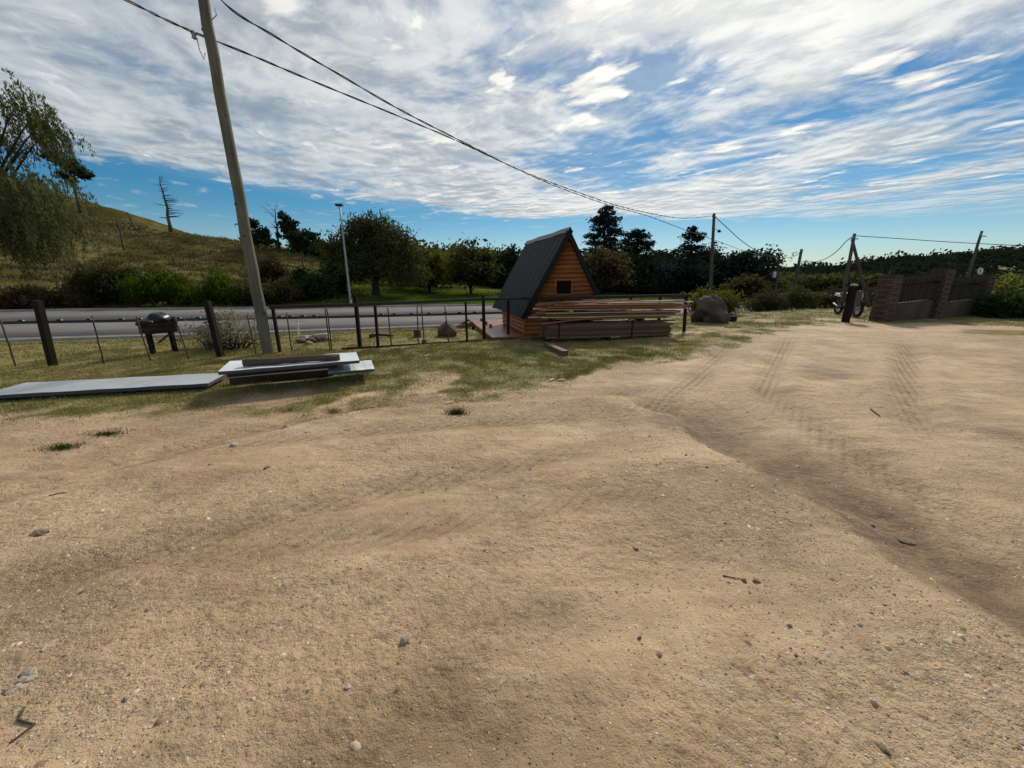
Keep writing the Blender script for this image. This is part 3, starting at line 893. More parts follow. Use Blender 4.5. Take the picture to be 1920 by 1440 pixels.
def sample_lawn(n, x0, x1, y0, y1, power=1.0, thin=True):
    x = RNG.uniform(x0, x1, n); y = RNG.uniform(y0, y1, n)
    g = lawn(x, y)
    keep = RNG.uniform(0, 1, n) < np.clip(g * (.35 + .8 * g), 0, 1) * (.25 + .75 * sstep(fbm(x * 3.1, y * 3.1, 3, 88), .35, .62))
    keep &= (y < yN(x) - .3)
    x, y = x[keep], y[keep]
    return np.stack([x, y, height(x, y)], 1)
near = np.concatenate([sample_lawn(520000, -9.5, 3.0, 3.6, 8.9), sample_lawn(130000, 3.0, 10.0, 6.5, 13)])
blades('grass', near, .026, .0075, M['blade'], 'short patchy lawn grass of the yard growing in front of the fence', 'grass', .9)
tall = sample_lawn(90000, -9.5, 8.0, 3.8, 10.5)
tall = tall[(fbm(tall[:, 0] * 1.7, tall[:, 1] * 1.7, 4, 120) > .56) & (RNG.uniform(0, 1, len(tall)) < .8)]
blades('grass', tall, .060, .009, M['blade'], 'taller uneven clumps and dry stalks in the lawn of the yard', 'grass', .9)
mid_pts = np.concatenate([sample_lawn(170000, -24, 4, 7.5, 19), sample_lawn(80000, 4, 24, 11.5, 25)])
blades('grass', mid_pts, .05, .016, M['blade'], 'rough verge grass growing behind the fence towards the road', 'grass', .7)
# long grass under the trees and tussocks on the hillside
n = 60000
x = RNG.uniform(-26, 20, n); y = yF(x) + RNG.uniform(.4, 17, n)
blades('grass', np.stack([x, y, height(x, y)], 1), .22, .05, M['lush_blade'], 'tall bright green grass under the trees across the road', 'grass', .6)
n = 170000
x = RNG.uniform(-95, -12, n); y = yF(x) + .5 + 40 * RNG.uniform(0, 1, n) ** 1.2
k = RNG.uniform(0, 1, n) < sstep(fbm(x * .35, y * .8, 4, 93), .44, .60) + .06 + .3 * sstep(y, 50, 58)
x, y = x[k], y[k]
blades('hillside_grass', np.stack([x, y, height(x, y)], 1), .30, .075, M['dryblade'], 'dry brown and olive tussock grass covering the hill on the left', 'grass', .7)

def pebbles():
    n = 52000
    r = np.sqrt(RNG.uniform(.8 ** 2, 6.5 ** 2, n)) * RNG.uniform(.45, 1, n); a = RNG.uniform(R(15), R(165), n)
    x, y = np.cos(a) * r * 1.15, np.sin(a) * r
    g = lawn(x, y)
    o = rut_offset(x, y)
    dens = .22 + .75 * np.exp(-((o + .55) / .7) ** 2) * (1 - .6 * sstep(y, 2.0, 4.2)) + .5 * sstep(fbm(x * .6, y * .6 + 9, 4, 71), .5, .68)
    dens *= 1 - .85 * np.exp(-((o - .3) / .3) ** 2)
    k = RNG.uniform(0, 1, n) < dens * (1 - g)
    x, y, r = x[k], y[k], r[k]; n = len(x)
    s = RNG.lognormal(math.log(.0027), .62, n) * (1 + .05 * r)
    s = np.clip(s, .0014, .018)
    base = np.array([(1, 0, 0), (.5, .87, 0), (-.5, .87, 0), (-1, 0, 0), (-.5, -.87, 0), (.5, -.87, 0), (.25, .2, .62), (-.3, -.15, .55)])
    tri = np.array([(0, 1, 6), (1, 2, 6), (2, 7, 6), (2, 3, 7), (3, 4, 7), (4, 5, 7), (5, 6, 7), (5, 0, 6)])
    ang = RNG.uniform(0, 2 * math.pi, n); sx = RNG.uniform(.7, 1.5, n); sz = RNG.uniform(.6, 1.25, n)
    jit = RNG.uniform(.75, 1.25, (n, 8, 1))
    B = base[None] * jit
    bx, by = B[..., 0] * sx[:, None], B[..., 1]
    V = np.empty((n, 8, 3)); c, sn = np.cos(ang)[:, None], np.sin(ang)[:, None]
    V[..., 0] = x[:, None] + (bx * c - by * sn) * s[:, None]
    V[..., 1] = y[:, None] + (bx * sn + by * c) * s[:, None]
    V[..., 2] = height(x, y)[:, None] + (B[..., 2] * sz[:, None] - .12) * s[:, None] * 1.25
    F = (np.arange(n)[:, None, None] * 8 + tri[None]).reshape(-1, 3)
    o = link('gravel', np_mesh('gravel', V.reshape(-1, 3), F, [M['pebble']]))
    tag(o, 'fine loose gravel strewn over the bare sandy yard', 'gravel', kind='stuff')
pebbles()

# ------------------------------------------------------------------ trees
def leaf_quads(C, size, rng, aspect=.55, dirs=None, dirw=0.0):
    """one rhombus leaf at each centre"""
    n = len(C)
    a = rng.normal(size=(n, 3))
    if dirs is not None: a = a * (1 - dirw) + np.asarray(dirs) * dirw * 1.7
    a /= np.linalg.norm(a, axis=1, keepdims=True) + 1e-9
    b_ = np.cross(a, rng.normal(size=(n, 3))); b_ /= np.linalg.norm(b_, axis=1, keepdims=True) + 1e-9
    s = (size * rng.uniform(.6, 1.35, n))[:, None]
    V = np.stack([C - a * s, C - b_ * s * aspect, C + a * s, C + b_ * s * aspect], 1).reshape(-1, 3)
    F = np.arange(4 * n).reshape(n, 4)
    return V, F
def crown_points(blobs, ncl, per, spread, rng, flat=.55, shell=2.4):
    B = np.array(blobs, float)
    w = B[:, 3] * B[:, 4] * B[:, 5]; w = w ** .75; w /= w.sum()
    k = rng.choice(len(B), ncl, p=w)
    d = rng.normal(size=(ncl, 3)); d /= np.linalg.norm(d, axis=1, keepdims=True)
    d[:, 2] = np.where(d[:, 2] < 0, d[:, 2] * flat, d[:, 2])
    r = rng.uniform(0, 1, ncl) ** (1 / shell)
    C = B[k, :3] + d * B[k, 3:6] * r[:, None]
    cs = rng.uniform(.5, 1.3, ncl)
    P = np.repeat(C, per, 0) + rng.normal(size=(ncl * per, 3)) * spread * np.repeat(cs, per)[:, None] * np.array([1, 1, .7])
    return P, C
def limb_mesh(base, height_, r0, targets, rng, split=.4, lean=(0, 0), sides=7):
    """a tapered trunk that forks into limbs reaching the targets"""
    mb = MB(); base = Vector(base)
    top = base + Vector((lean[0], lean[1], height_))
    n = 6
    pts = [base.lerp(top, i / n) + Vector((rng.uniform(-1, 1), rng.uniform(-1, 1), 0)) * r0 * .45 * (i > 0) for i in range(n + 1)]
    rad = [r0 * (1.45 if i == 0 else 1.12 if i == 1 else 1) * (1 - .5 * i / n) for i in range(n + 1)]
    mb.tube(pts, rad, sides)
    for t_ in targets:
        f = rng.uniform(split, .97)
        i = min(int(f * n), n - 1); s = pts[i].lerp(pts[i + 1], f * n - i)
        e = Vector(t_); L_ = (e - s).length
        m1 = s.lerp(e, .4) + Vector((rng.uniform(-.1, .1), rng.uniform(-.1, .1), rng.uniform(0, .14))) * L_
        m2 = s.lerp(e, .75) + Vector((rng.uniform(-.08, .08), rng.uniform(-.08, .08), rng.uniform(0, .1))) * L_
        rr = rad[i] * rng.uniform(.35, .6)
        mb.tube([s, m1, m2, e], [rr, rr * .65, rr * .38, rr * .12], 5)
    return mb
def local_mesh(V, F, o, m_, name):
    return np_mesh(name, np.asarray(V) - np.array(o), F, [m_])

def round_tree(name, label, cat, px, py0, py1, Y, wpx, leaf, group=None, ncl=160, per=26, lsize=.16, spread=.42, trunk=.28, blobs=None, seed=1, r0=.22, bark='bark', flat=.5, droop=0, base_drop=0, fill=1.0):
    """broadleaf tree surveyed by its outline: centre, foot, top, width in the photograph and its distance"""
    rng = np.random.default_rng(seed); pr = random.Random(seed)
    ft = at_y(px, py0, Y); tp = at_y(px, py1, Y)
    gz = H(ft.x, Y); Hh = tp.z - gz; W = wpx / FPX * Y * .985
    o = root(name, (ft.x, Y, gz - base_drop), label, cat, group)
    if blobs is None:
        blobs = []
        nb = 9
        for i in range(nb):
            a = 2 * math.pi * i / nb + pr.uniform(-.3, .3); k = pr.uniform(.42, .75)
            zc = pr.uniform(trunk + .16, .80)
            q = math.sqrt(max(.1, 1 - ((zc - .55) / .5) ** 2))
            blobs.append((math.cos(a) * W / 2 * k * q, math.sin(a) * W / 2 * k * q, Hh * zc, W * pr.uniform(.17, .26), W * pr.uniform(.17, .26), Hh * pr.uniform(.10, .17)))
        blobs.append((0, 0, Hh * .66, W * .30, W * .30, Hh * .30))
        blobs.append((0, 0, Hh * .45, W * .36, W * .36, Hh * .22))
    else:
        blobs = [(bx * W / 2, by * W / 2, bz * Hh, rx * W / 2, ry * W / 2, rz * Hh) for bx, by, bz, rx, ry, rz in blobs]
    P, C = crown_points(blobs, ncl, per, spread, rng, flat)
    if droop:
        nd = len(P) // 2
        P[:nd, 2] -= rng.uniform(0, droop, nd) ** 1.5
    P = P[P[:, 2] > .12 * Hh * (trunk > 0) + .05]
    dirs = np.tile([[0, 0, -1.0]], (len(P), 1)) if droop else None
    V, F = leaf_quads(P, lsize, rng, .45 if droop else .6, dirs, .5 if droop else 0)
    link('crown', np_mesh('crown', V, F, [L[leaf]]), o)
    tg = [tuple(c) for c in C[rng.choice(len(C), 16, replace=False)]]
    if trunk > 0:
        mb = limb_mesh((0, 0, -.15), Hh * (trunk + .25), r0, tg, pr, split=min(.9, trunk / (trunk + .25)))
        link('trunk', mb.mesh('trunk', M[bark]), o)
    return o

def bush(name, label, cat, px, py0, py1, Y, wpx, leaf, group=None, ncl=70, per=26, lsize=.09, spread=.22, seed=1, stems=9, depth=.8, spiky=0.0, bark='bark'):
    rng = np.random.default_rng(seed); pr = random.Random(seed)
    ft = at_y(px, py0, Y); tp = at_y(px, py1, Y)
    gz = H(ft.x, Y); Hh = max(tp.z - gz, .3); W = wpx / FPX * Y * .985
    o = root(name, (ft.x, Y, gz), label, cat, group)
    blobs = []
    nb = max(4, int(W / Hh * 3))
    for i in range(nb):
        t = (i + .5) / nb * 2 - 1
        hh = Hh * pr.uniform(.70, 1.0) * (1 - .40 * t * t)
        blobs.append((t * W / 2 * .82, pr.uniform(-.25, .25) * W * depth * .5, hh * .55, W * .5 / nb * 1.7, W * depth * .35, hh * .56))
    P, C = crown_points(blobs, ncl, per, spread, rng, .9, 2.0)
    P = P[P[:, 2] > .02]
    dirs = None; dw = 0
    if spiky:
        dirs = np.stack([P[:, 0] * .5 / W, P[:, 1] * .5 / W, np.ones(len(P))], 1); dw = spiky
    V, F = leaf_quads(P, lsize, rng, .5 if not spiky else .22, dirs, dw)
    link('foliage', np_mesh('foliage', V, F, [L[leaf]]), o)
    mb = MB()
    for i in range(stems):
        c = C[rng.integers(len(C))]
        b_ = Vector((c[0] * .45 + pr.uniform(-.1, .1), c[1] * .4, -.05)); e = Vector(c)
        m1 = b_.lerp(e, .5) + Vector((pr.uniform(-.1, .1), pr.uniform(-.1, .1), .1 * Hh))
        mb.tube([b_, m1, e], [.018 * Hh + .006, .012 * Hh + .004, .003], 4)
    link('stem', mb.mesh('stem', M[bark]), o)['kind'] = 'stuff'
    return o

def cedar(name, label, px, py0, py1, Y, wpx, leaf, group, seed, tiers=15, base=.08, taper=1.0, lsize=.16, dens=1.0, r0=.25):
    """conifer with flat drooping tiers of branches"""
    rng = np.random.default_rng(seed); pr = random.Random(seed)
    ft = at_y(px, py0, Y); tp = at_y(px, py1, Y)
    gz = H(ft.x, Y); Hh = tp.z - gz; W = wpx / FPX * Y * .985
    o = root(name, (ft.x, Y, gz), label, 'tree', group)
    mb = MB()
    mb.tube([(0, 0, -.2), (pr.uniform(-.1, .1), 0, Hh * .5), (0, 0, Hh * .93)], [r0 * 1.3, r0 * .7, .02], 7)
    Ps, Ds = [], []
    for i in range(tiers):
        t = base + (1 - base) * (i + pr.uniform(-.25, .25)) / tiers
        rad = W / 2 * ((1 - t) ** taper * 1.05 + .06) * pr.uniform(.62, 1.12)
        nb = pr.randint(5, 8)
        for k in range(nb):
            a = 2 * math.pi * (k + pr.uniform(-.35, .35)) / nb
            Lb = rad * pr.uniform(.6, 1.12)
            z0 = Hh * (t + pr.uniform(-.5, .5) * (1 - base) / tiers); sag = pr.uniform(.02, .16) * Lb; lift = pr.uniform(.0, .22) * Lb
            e = np.array([math.cos(a) * Lb, math.sin(a) * Lb, z0 + lift - sag])
            mb.tube([(0, 0, z0), (e[0] * .5, e[1] * .5, z0 + lift * .7), tuple(e)], [.035 + .02 * (1 - t), .025, .008], 4)
            m_ = int((14 + 50 * Lb / max(W / 2, .1)) * dens)
            s = rng.uniform(.12, 1.06, m_) ** .8
            pts = np.array([[0, 0, z0]]) + s[:, None] * (e - np.array([0, 0, z0]))
            pts[:, 2] += lift * .5 * np.sin(s * math.pi)
            wid = .17 * Lb * (1.15 - s) + .10
            pts += rng.normal(size=(m_, 3)) * np.stack([wid, wid, .12 + .10 * wid], 1)
            Ps.append(pts); Ds.append(np.tile([[math.cos(a), math.sin(a), -.25]], (m_, 1)))
    m_ = 130
    Ps.append(np.stack([rng.normal(size=m_) * .16, rng.normal(size=m_) * .16, Hh * rng.uniform(.88, 1.0, m_)], 1)); Ds.append(np.tile([[0, 0, 1.0]], (m_, 1)))
    P = np.concatenate(Ps); D = np.concatenate(Ds)
    V, F = leaf_quads(P, lsize, rng, .38, D, .55)
    link('crown', np_mesh('crown', V, F, [L[leaf]]), o)
    link('trunk', mb.mesh('trunk', M['bark']), o)
    return o

def bare_tree(name, label, px, py0, py1, Y, seed, group=None, side=1.0, r0=.16, nbr=22, start=.3, lean=(0, 0), crown=None, spreadk=.32, upward=.35, twig=3):
    """a dead tree: trunk and limbs that fork into twigs"""
    pr = random.Random(seed)
    ft = at_y(px, py0, Y); tp = at_y(px, py1, Y)
    gz = H(ft.x, Y); Hh = tp.z - gz
    o = root(name, (ft.x, Y, gz), label, 'tree', group)
    tr, br = MB(), MB()
    n = 7
    dx = (tp.x - ft.x)
    pts = [Vector((lean[0] * (i / n) ** 1.2 + dx * 0 + pr.uniform(-1, 1) * .05 * Hh * .3 * (i > 0), pr.uniform(-1, 1) * .1, Hh * i / n - (.3 if i == 0 else 0))) for i in range(n + 1)]
    rad = [r0 * (1.25 if i == 0 else 1) * (1 - .85 * i / n) for i in range(n + 1)]
    tr.tube(pts, rad, 6)
    for k in range(nbr):
        f = start + (1 - start) * (k + pr.uniform(0, .9)) / nbr; f = min(f, .985)
        i = min(int(f * n), n - 1); s = pts[i].lerp(pts[i + 1], f * n - i)
        a = pr.uniform(-1.1, 1.1) + (0 if pr.random() < .5 + .5 * side * .5 else math.pi)
        Lb = Hh * spreadk * pr.uniform(.35, 1.0) * (1.15 - f * .75)
        e = s + Vector((math.cos(a) * Lb, math.sin(a) * Lb * .8, Lb * upward * pr.uniform(-.2, 1.5)))
        m1 = s.lerp(e, .5) + Vector((0, 0, pr.uniform(-.05, .12) * Lb))
        rr = r0 * .3 * (1.1 - f)
        br.tube([s, m1, e], [rr + .012, rr * .7 + .01, .008], 4)
        for q in range(twig):
            u_ = pr.uniform(.4, .95); s2 = s.lerp(m1, u_ * 2) if u_ < .5 else m1.lerp(e, u_ * 2 - 1)
            e2 = s2 + Vector((pr.uniform(-1, 1), pr.uniform(-1, 1), pr.uniform(-.3, 1.0))) * Lb * .32
            br.tube([s2, e2], [.014, .006], 3)
    link('trunk', tr.mesh('trunk', M['dead_bark']), o)
    link('branch', br.mesh('branch', M['dead_bark']), o)['kind'] = 'stuff'
    if crown:
        rng = np.random.default_rng(seed)
        bl = [(bx * Hh, by * Hh, bz * Hh, rx * Hh, ry * Hh, rz * Hh) for bx, by, bz, rx, ry, rz in crown[0]]
        P, C = crown_points(bl, crown[2], 22, crown[3], rng, .8, 2.2)
        V, F = leaf_quads(P, crown[4], rng, .5)
        link('crown', np_mesh('crown', V, F, [L[crown[1]]]), o)
    return o

# ------------------------------------------------------------------ hills, far wood
def far_wood():
    n = 6500
    x = RNG.uniform(45, 330, n); y = 66 + 90 * RNG.uniform(0, 1, n) ** .8
    k = (x / y > .50) & (RNG.uniform(0, 1, n) < .30 + .7 * sstep(fbm(x * .05, y * .05, 3, 101), .36, .58))
    x, y = x[k], y[k]
    h = RNG.lognormal(math.log(1.7), .4, len(x)) * (1 + .35 * (y > 118))
    per = 30
    C = np.repeat(np.stack([x, y, height(x, y) + h * .42], 1), per, 0)
    d = RNG.normal(size=C.shape); d /= np.linalg.norm(d, axis=1, keepdims=True)
    rr = np.repeat(h, per)
    P = C + d * np.stack([rr * .62, rr * .62, rr * .42], 1) * RNG.uniform(.25, 1, (len(C), 1)) ** .5
    V, F = leaf_quads(P, .52, RNG, .7)
    tag(link('far_wood', np_mesh('far_wood', V, F, [leafmat('leaf_far', (.014, .022, .020), (.024, .036, .028), (.040, .052, .036), .07, .12)])),
        'low dark woodland covering the distant hill beyond the board wall', 'wood', kind='stuff')
far_wood()

def back_scrub():
    """the unbroken dark wood behind the row of trees"""
    n = 2300
    x = RNG.uniform(-34, 60, n); y = 62 + RNG.uniform(0, 1, n) * 16
    h = (3.6 + 4.2 * fbm(x * .12, y * .12, 3, 111)) * RNG.uniform(.7, 1.1, n)
    h *= (.45 + .55 * sstep(x, -34, -18)) * (1 - .55 * sstep(x, 26, 44))
    per = 34
    C = np.repeat(np.stack([x, y, height(x, y) + h * .5], 1), per, 0)
    d = RNG.normal(size=C.shape); d /= np.linalg.norm(d, axis=1, keepdims=True)
    rr = np.repeat(h, per)
    P = C + d * np.stack([rr * .5, rr * .5, rr * .52], 1) * RNG.uniform(.5, 1, (len(C), 1))
    V, F = leaf_quads(P, .34, RNG, .65)
    tag(link('far_wood', np_mesh('far_wood', V, F, [L['olive']])), 'unbroken dark wood behind the row of trees across the road', 'wood', kind='stuff')
back_scrub()

# ------------------------------------------------------------------ the pepper tree on the left
def pepper_tree():
    rng = np.random.default_rng(5); pr = random.Random(5)
    Y = 28.5
    ft = at_y(-40, 578, Y); gz = H(ft.x, Y)
    o = root('pepper_tree', (ft.x, Y, gz), 'big drooping pepper tree with feathery hanging foliage at the left edge across the road', 'tree')
    def lp(px, py, dy=0.0):
        p = at_y(px, py, Y + dy); return Vector((p.x - ft.x, dy, p.z - gz))
    mb = MB()
    t0, t1, t2 = Vector((0, 0, -.3)), Vector((.2, 0, 2.2)), lp(-30, 400)
    mb.tube([t0, t1, t2], [.42, .33, .22], 9)
    heads = []
    for (a, b_, dy) in [(-90, 170, .5), (-10, 165, 0), (30, 195, -.8), (66, 216, .3), (74, 236, -.5), (60, 270, 1.2), (84, 250, .4), (-60, 260, -1.2), (10, 260, 1.5), (36, 335, -1.0), (60, 360, -2), (66, 425, 0), (20, 345, -2.2), (-50, 345, -2), (-150, 260, 0), (-140, 180, 1), (-10, 400, -2.4), (40, 420, -1.6)]:
        e = lp(a, b_, dy); heads.append(e)
        s = t1.lerp(t2, pr.uniform(.3, 1.0))
        m1 = s.lerp(e, .45) + Vector((0, 0, .5)); m2 = s.lerp(e, .8) + Vector((0, 0, .35))
        mb.tube([s, m1, m2, e], [.13, .085, .045, .012], 5)
    Ps, Ds = [], []
    for hi, hd in enumerate(heads):
        low = hd.z < lp(0, 330).z + .2
        ns = 62 if low else 34
        for k in range(ns):
            rad = 1.0 if low else .65
            st = np.array(hd) + rng.normal(size=3) * np.array([rad, rad, .5])
            Ls = pr.uniform(.9, 3.6) if low else pr.uniform(.5, 2.0)
            Ls = min(Ls, st[2] - .9)
            if Ls < .3: continue
            m_ = int(Ls * 29)
            s = np.linspace(0, 1, m_)
            drift = rng.normal(size=2) * .22
            out = np.array([st[0], st[1]]) ; nn = np.linalg.norm(out) + .1
            fx = out / nn * .55
            pts = np.stack([st[0] + fx[0] * np.sqrt(s) * Ls * .35 + drift[0] * s, st[1] + fx[1] * np.sqrt(s) * Ls * .35 + drift[1] * s, st[2] + .25 * np.sin(s * 2.2) - s ** 1.3 * Ls], 1)
            pts += rng.normal(size=pts.shape) * .075
            Ps.append(pts); Ds.append(np.tile([[.1, 0, -1.0]], (m_, 1)))
            if k % 7 == 0:
                mb.tube([tuple(pts[0]), tuple(pts[m_ // 2]), tuple(pts[-1])], [.012, .008, .004], 3)
    P = np.concatenate(Ps); D = np.concatenate(Ds)
    V, F = leaf_quads(P, .105, rng, .30, D, .62)
    link('crown', np_mesh('crown', V, F, [L['pepper']]), o)
    link('trunk', mb.mesh('trunk', M['bark']), o)
pepper_tree()

# ------------------------------------------------------------------ trees along the ridge
bare_tree('pine_tree', 'dark windswept pine high on the hill beside the drooping pepper tree', 152, 398, 280, march(152, 398), 3, side=.5, r0=.22, nbr=16, start=.35, spreadk=.28,
          crown=([(-.22, 0, .90, .13, .12, .08), (-.05, 0, .80, .17, .15, .09), (.10, 0, .68, .16, .14, .07), (.22, 0, .60, .12, .10, .05), (-.12, 0, .60, .12, .1, .06), (.0, 0, .5, .10, .1, .05)], 'dark', 70, .32, .26))
bare_tree('dead_tree', 'bare dead conifer with short side branches on the hill crest left of the big pole', 322, 434, 330, march(322, 434), 4, side=.9, r0=.26, nbr=34, start=.22, spreadk=.36, upward=.10, twig=4)
bare_tree('dead_tree', 'bare forked dead tree with an ivy covered foot between two dark pines on the ridge', 524, 466, 390, march(524, 468), 9, side=0, r0=.20, nbr=17, start=.42, spreadk=.5, upward=.75, twig=5, lean=(.2, 0),
          crown=([(0, 0, .15, .07, .07, .14), (.02, 0, .36, .06, .06, .10)], 'dark', 16, .14, .16))
round_tree('pine_tree', 'dark rounded pine half hidden behind the big wooden pole', 'tree', 486, 470, 408, march(484, 470), 54, 'dark', ncl=70, per=24, lsize=.24, spread=.32, trunk=.1, seed=6,
           blobs=[(-.25, 0, .78, .55, .5, .2), (.2, 0, .5, .6, .6, .22), (.5, 0, .28, .55, .5, .16), (-.4, 0, .35, .5, .5, .2)])
round_tree('pine_tree', 'dense upright dark pine on the ridge right of the forked dead tree', 'tree', 549, 474, 394, march(551, 476), 42, 'dark', ncl=75, per=26, lsize=.22, spread=.26, trunk=.2, seed=8,
           blobs=[(-.25, 0, .86, .5, .5, .11), (-.2, 0, .7, .7, .6, .14), (.25, 0, .55, .75, .7, .15), (-.1, 0, .42, .7, .7, .12), (.45, 0, .66, .5, .5, .09)])
bare_tree('umbrella_pine', 'thin flat topped pine standing lower on the slope left of the lamp post', 572, 518, 430, march(572, 518), 12, side=.4, r0=.15, nbr=12, start=.4, spreadk=.35, upward=.6,
          crown=([(-.10, 0, .85, .14, .14, .10), (.22, 0, .88, .20, .18, .07), (.36, 0, .78, .14, .12, .06), (.02, 0, .68, .12, .12, .06), (.40, 0, .66, .08, .08, .05)], 'dark', 60, .28, .2))
for lab, a, b_, w in (('leaning charred trunk standing alone on the mid slope of the hill', (234, 470), (220, 414), .16),
                      ('short broken tree stump tilted on the upper slope of the hill', (258, 434), (238, 398), .15),
                      ('thin pale dead stem low on the slope above the yellow green bush', (282, 530), (276, 488), .06)):
    Yd = march(*a)
    p0 = at_y(a[0], a[1], Yd); p1 = at_y(b_[0], b_[1], Yd); p0.z = min(p0.z, H(p0.x, p0.y))
    o = root('tree_snag', p0, lab, 'dead trunk')
    pole('trunk', p0 - Vector((0, 0, .2)), p1, w, w * .55, M['dead_bark'], o, 6, .03)
    pole('branch', p0.lerp(p1, .6), p0.lerp(p1, .8) + Vector((.45, 0, .15)), w * .3, w * .12, M['dead_bark'], o, 4)

# ------------------------------------------------------------------ the row across the road
G_ROW = 'trees growing across the road'
round_tree('willow_tree', 'large broad round crowned tree with a dark trunk right of the tall lamp post', 'tree', 708, 570, 398, 37, 196, 'olive', G_ROW, ncl=620, per=42, lsize=.125, spread=.36, trunk=.2, seed=21, r0=.38, droop=.9,
           blobs=[(.10, 0, .76, .42, .45, .19), (.38, 0, .62, .40, .45, .24), (-.30, 0, .72, .30, .4, .17), (-.68, 0, .60, .27, .35, .17), (-.25, 0, .48, .5, .5, .22), (.72, 0, .36, .26, .35, .20), (-.78, 0, .38, .22, .3, .17), (.25, 0, .36, .55, .5, .18), (.58, .2, .48, .36, .4, .2), (0, -.3, .4, .5, .4, .2), (.45, -.2, .24, .35, .4, .12), (-.45, -.1, .26, .35, .4, .13), (.82, 0, .2, .16, .3, .1), (-.2, -.4, .3, .3, .3, .12), (.15, 0, .86, .33, .4, .13), (-.12, 0, .82, .3, .4, .13)])
row = [
    ('yellowing bushy tree next to the large round tree across the road', 'yellow', 806, 565, 466, 44, 96, 31),
    ('dark olive tree in the middle of the row left of the cabin', 'olive', 884, 565, 450, 42, 100, 32),
    ('pointed dark green tree directly behind the left slope of the cabin roof', 'dark', 948, 562, 456, 46, 88, 33),
    ('pale brown leaved round tree in front of the tall cedar right of the cabin', 'brown', 1122, 565, 460, 38, 92, 34),
    ('wide domed dark tree right of the middle utility pole', 'green', 1388, 570, 464, 46, 122, 36),
    ('small brownish tree below the wide domed tree', 'brown', 1392, 578, 520, 38, 70, 37),
    ('low green tree beside the notice board pole', 'olive', 1436, 578, 526, 50, 60, 38),
    ('yellow green tree glimpsed between two darker trees of the row', 'yellow', 846, 562, 472, 52, 84, 39),
    ('short dark tree under the near end of the cabin ridge', 'olive', 1010, 560, 478, 52, 90, 40),
    ('dark domed tree touching the right side of the small cedar', 'dark', 1322, 566, 456, 48, 70, 41),
    ('dark tree filling the gap between the two cedars', 'dark', 1236, 566, 462, 54, 110, 42),
    ('dark bushy tree at the foot of the tallest cedar just right of the cabin roof', 'dark', 1168, 566, 474, 47, 100, 45),
    ('bluish dark tree under the small flat branched cedar', 'green', 1270, 566, 484, 45, 104, 46),
    ('dark tree directly behind the middle utility pole', 'green', 1340, 568, 478, 50, 80, 47),
    ('olive tree close behind the right flank of the large round tree', 'olive', 772, 562, 474, 50, 80, 43),
]
for lab, lf, px, y0, y1, Y, w, sd in row:
    if lf == 'green': lf = 'blue'
    round_tree('broadleaf_tree', lab, 'tree', px, y0, y1, Y, w, lf, G_ROW, ncl=int(90 + w * 1.3), per=30, lsize=.17, spread=.45, trunk=.07, seed=sd, r0=.18, flat=.9)
cedar('cedar_tree', 'tallest dark cedar with tiered branches rising behind the cabin roof', 1126, 566, 386, 52, 205, 'blue', 'cedars behind the cabin', 51, tiers=19, base=.05, taper=.85, lsize=.20, dens=2.8)
cedar('cedar_tree', 'middle cedar with a blunt top right of the tallest one', 1186, 566, 430, 50, 145, 'blue', 'cedars behind the cabin', 52, tiers=15, base=.05, taper=.65, lsize=.19, dens=2.6)
cedar('cedar_tree', 'cedar with a spreading flat branched top just left of the middle utility pole', 1284, 566, 426, 48, 150, 'blue', 'cedars behind the cabin', 53, tiers=14, base=.05, taper=.8, lsize=.19, dens=2.2)

# ------------------------------------------------------------------ bushes at the foot of the hill and on the right
G_B = 'bushes along the far side of the road'
hb = [
    ('dark olive bush below the drooping pepper tree', 'olive', 186, 572, 486, 29.5, 96, .4),
    ('greyish dark bush between the pepper tree and the bright bush', 'olive', 250, 574, 494, 30, 96, .4),
    ('bright yellow green broom bush on the far verge left of the big pole', 'bright', 322, 576, 504, 29.5, 122, .55),
    ('green broom bush behind the white leaved shrub', 'bright', 428, 577, 512, 29.8, 92, .55),
    ('dark low bush directly left of the foot of the big pole on the far verge', 'olive', 476, 578, 522, 29.6, 76, .3),
    ('dry reddish brown scrub under the pepper tree', 'brown', 64, 578, 536, 27.5, 110, .3),
    ('dry brown scrub right of the pepper tree foot', 'brown', 132, 578, 544, 28, 70, .3),
    ('rusty dry bush between the big pole and the dense green bush', 'brown', 532, 576, 528, 31, 60, .3),
    ('dense rounded green bush left of the lamp post', 'green', 578, 570, 504, 33, 100, 0),
    ('grey brown bare bush halfway up the slope behind the big pole', 'brown', 510, 545, 468, 44, 62, .3),
    ('dark bush at the left side of the large round tree', 'green', 634, 566, 496, 36, 40, 0),
]
for i, (lab, lf, px, y0, y1, Y, w, sp) in enumerate(hb):
    bush('bush', lab, 'bush', px, y0, y1, Y, w, lf, G_B, ncl=int(40 + w * 1.3), per=34, lsize=.17, spread=.30, seed=60 + i, spiky=sp)
G_R = 'bushes at the back right of the yard'
rb = [
    ('yellow green bush spreading behind the big boulder', 'yellow', 1338, 592, 540, 15.8, 96, .45),
    ('brownish bush between the boulder and the notice board pole', 'hedge', 1436, 588, 540, 21, 76, .35),
    ('olive bush below the leaning braced pole', 'olive', 1484, 586, 534, 22, 74, .2),
    ('grey brown hedge bush right of the leaning braced pole', 'hedge', 1534, 584, 534, 23, 100, .35),
    ('dark hedge bush behind the motorcycle', 'hedge', 1606, 582, 534, 24, 100, .2),
    ('green bush with yellowing tips beside the end of the board wall', 'hedge_bright', 1893, 606, 492, 15.5, 110, .1),
    ('low dark green bush under the yellowing bush at the right edge', 'green', 1880, 606, 548, 14.6, 84, 0),
    ('tall green bush at the right edge of the yard', 'green', 1960, 610, 492, 15.0, 96, 0),
]
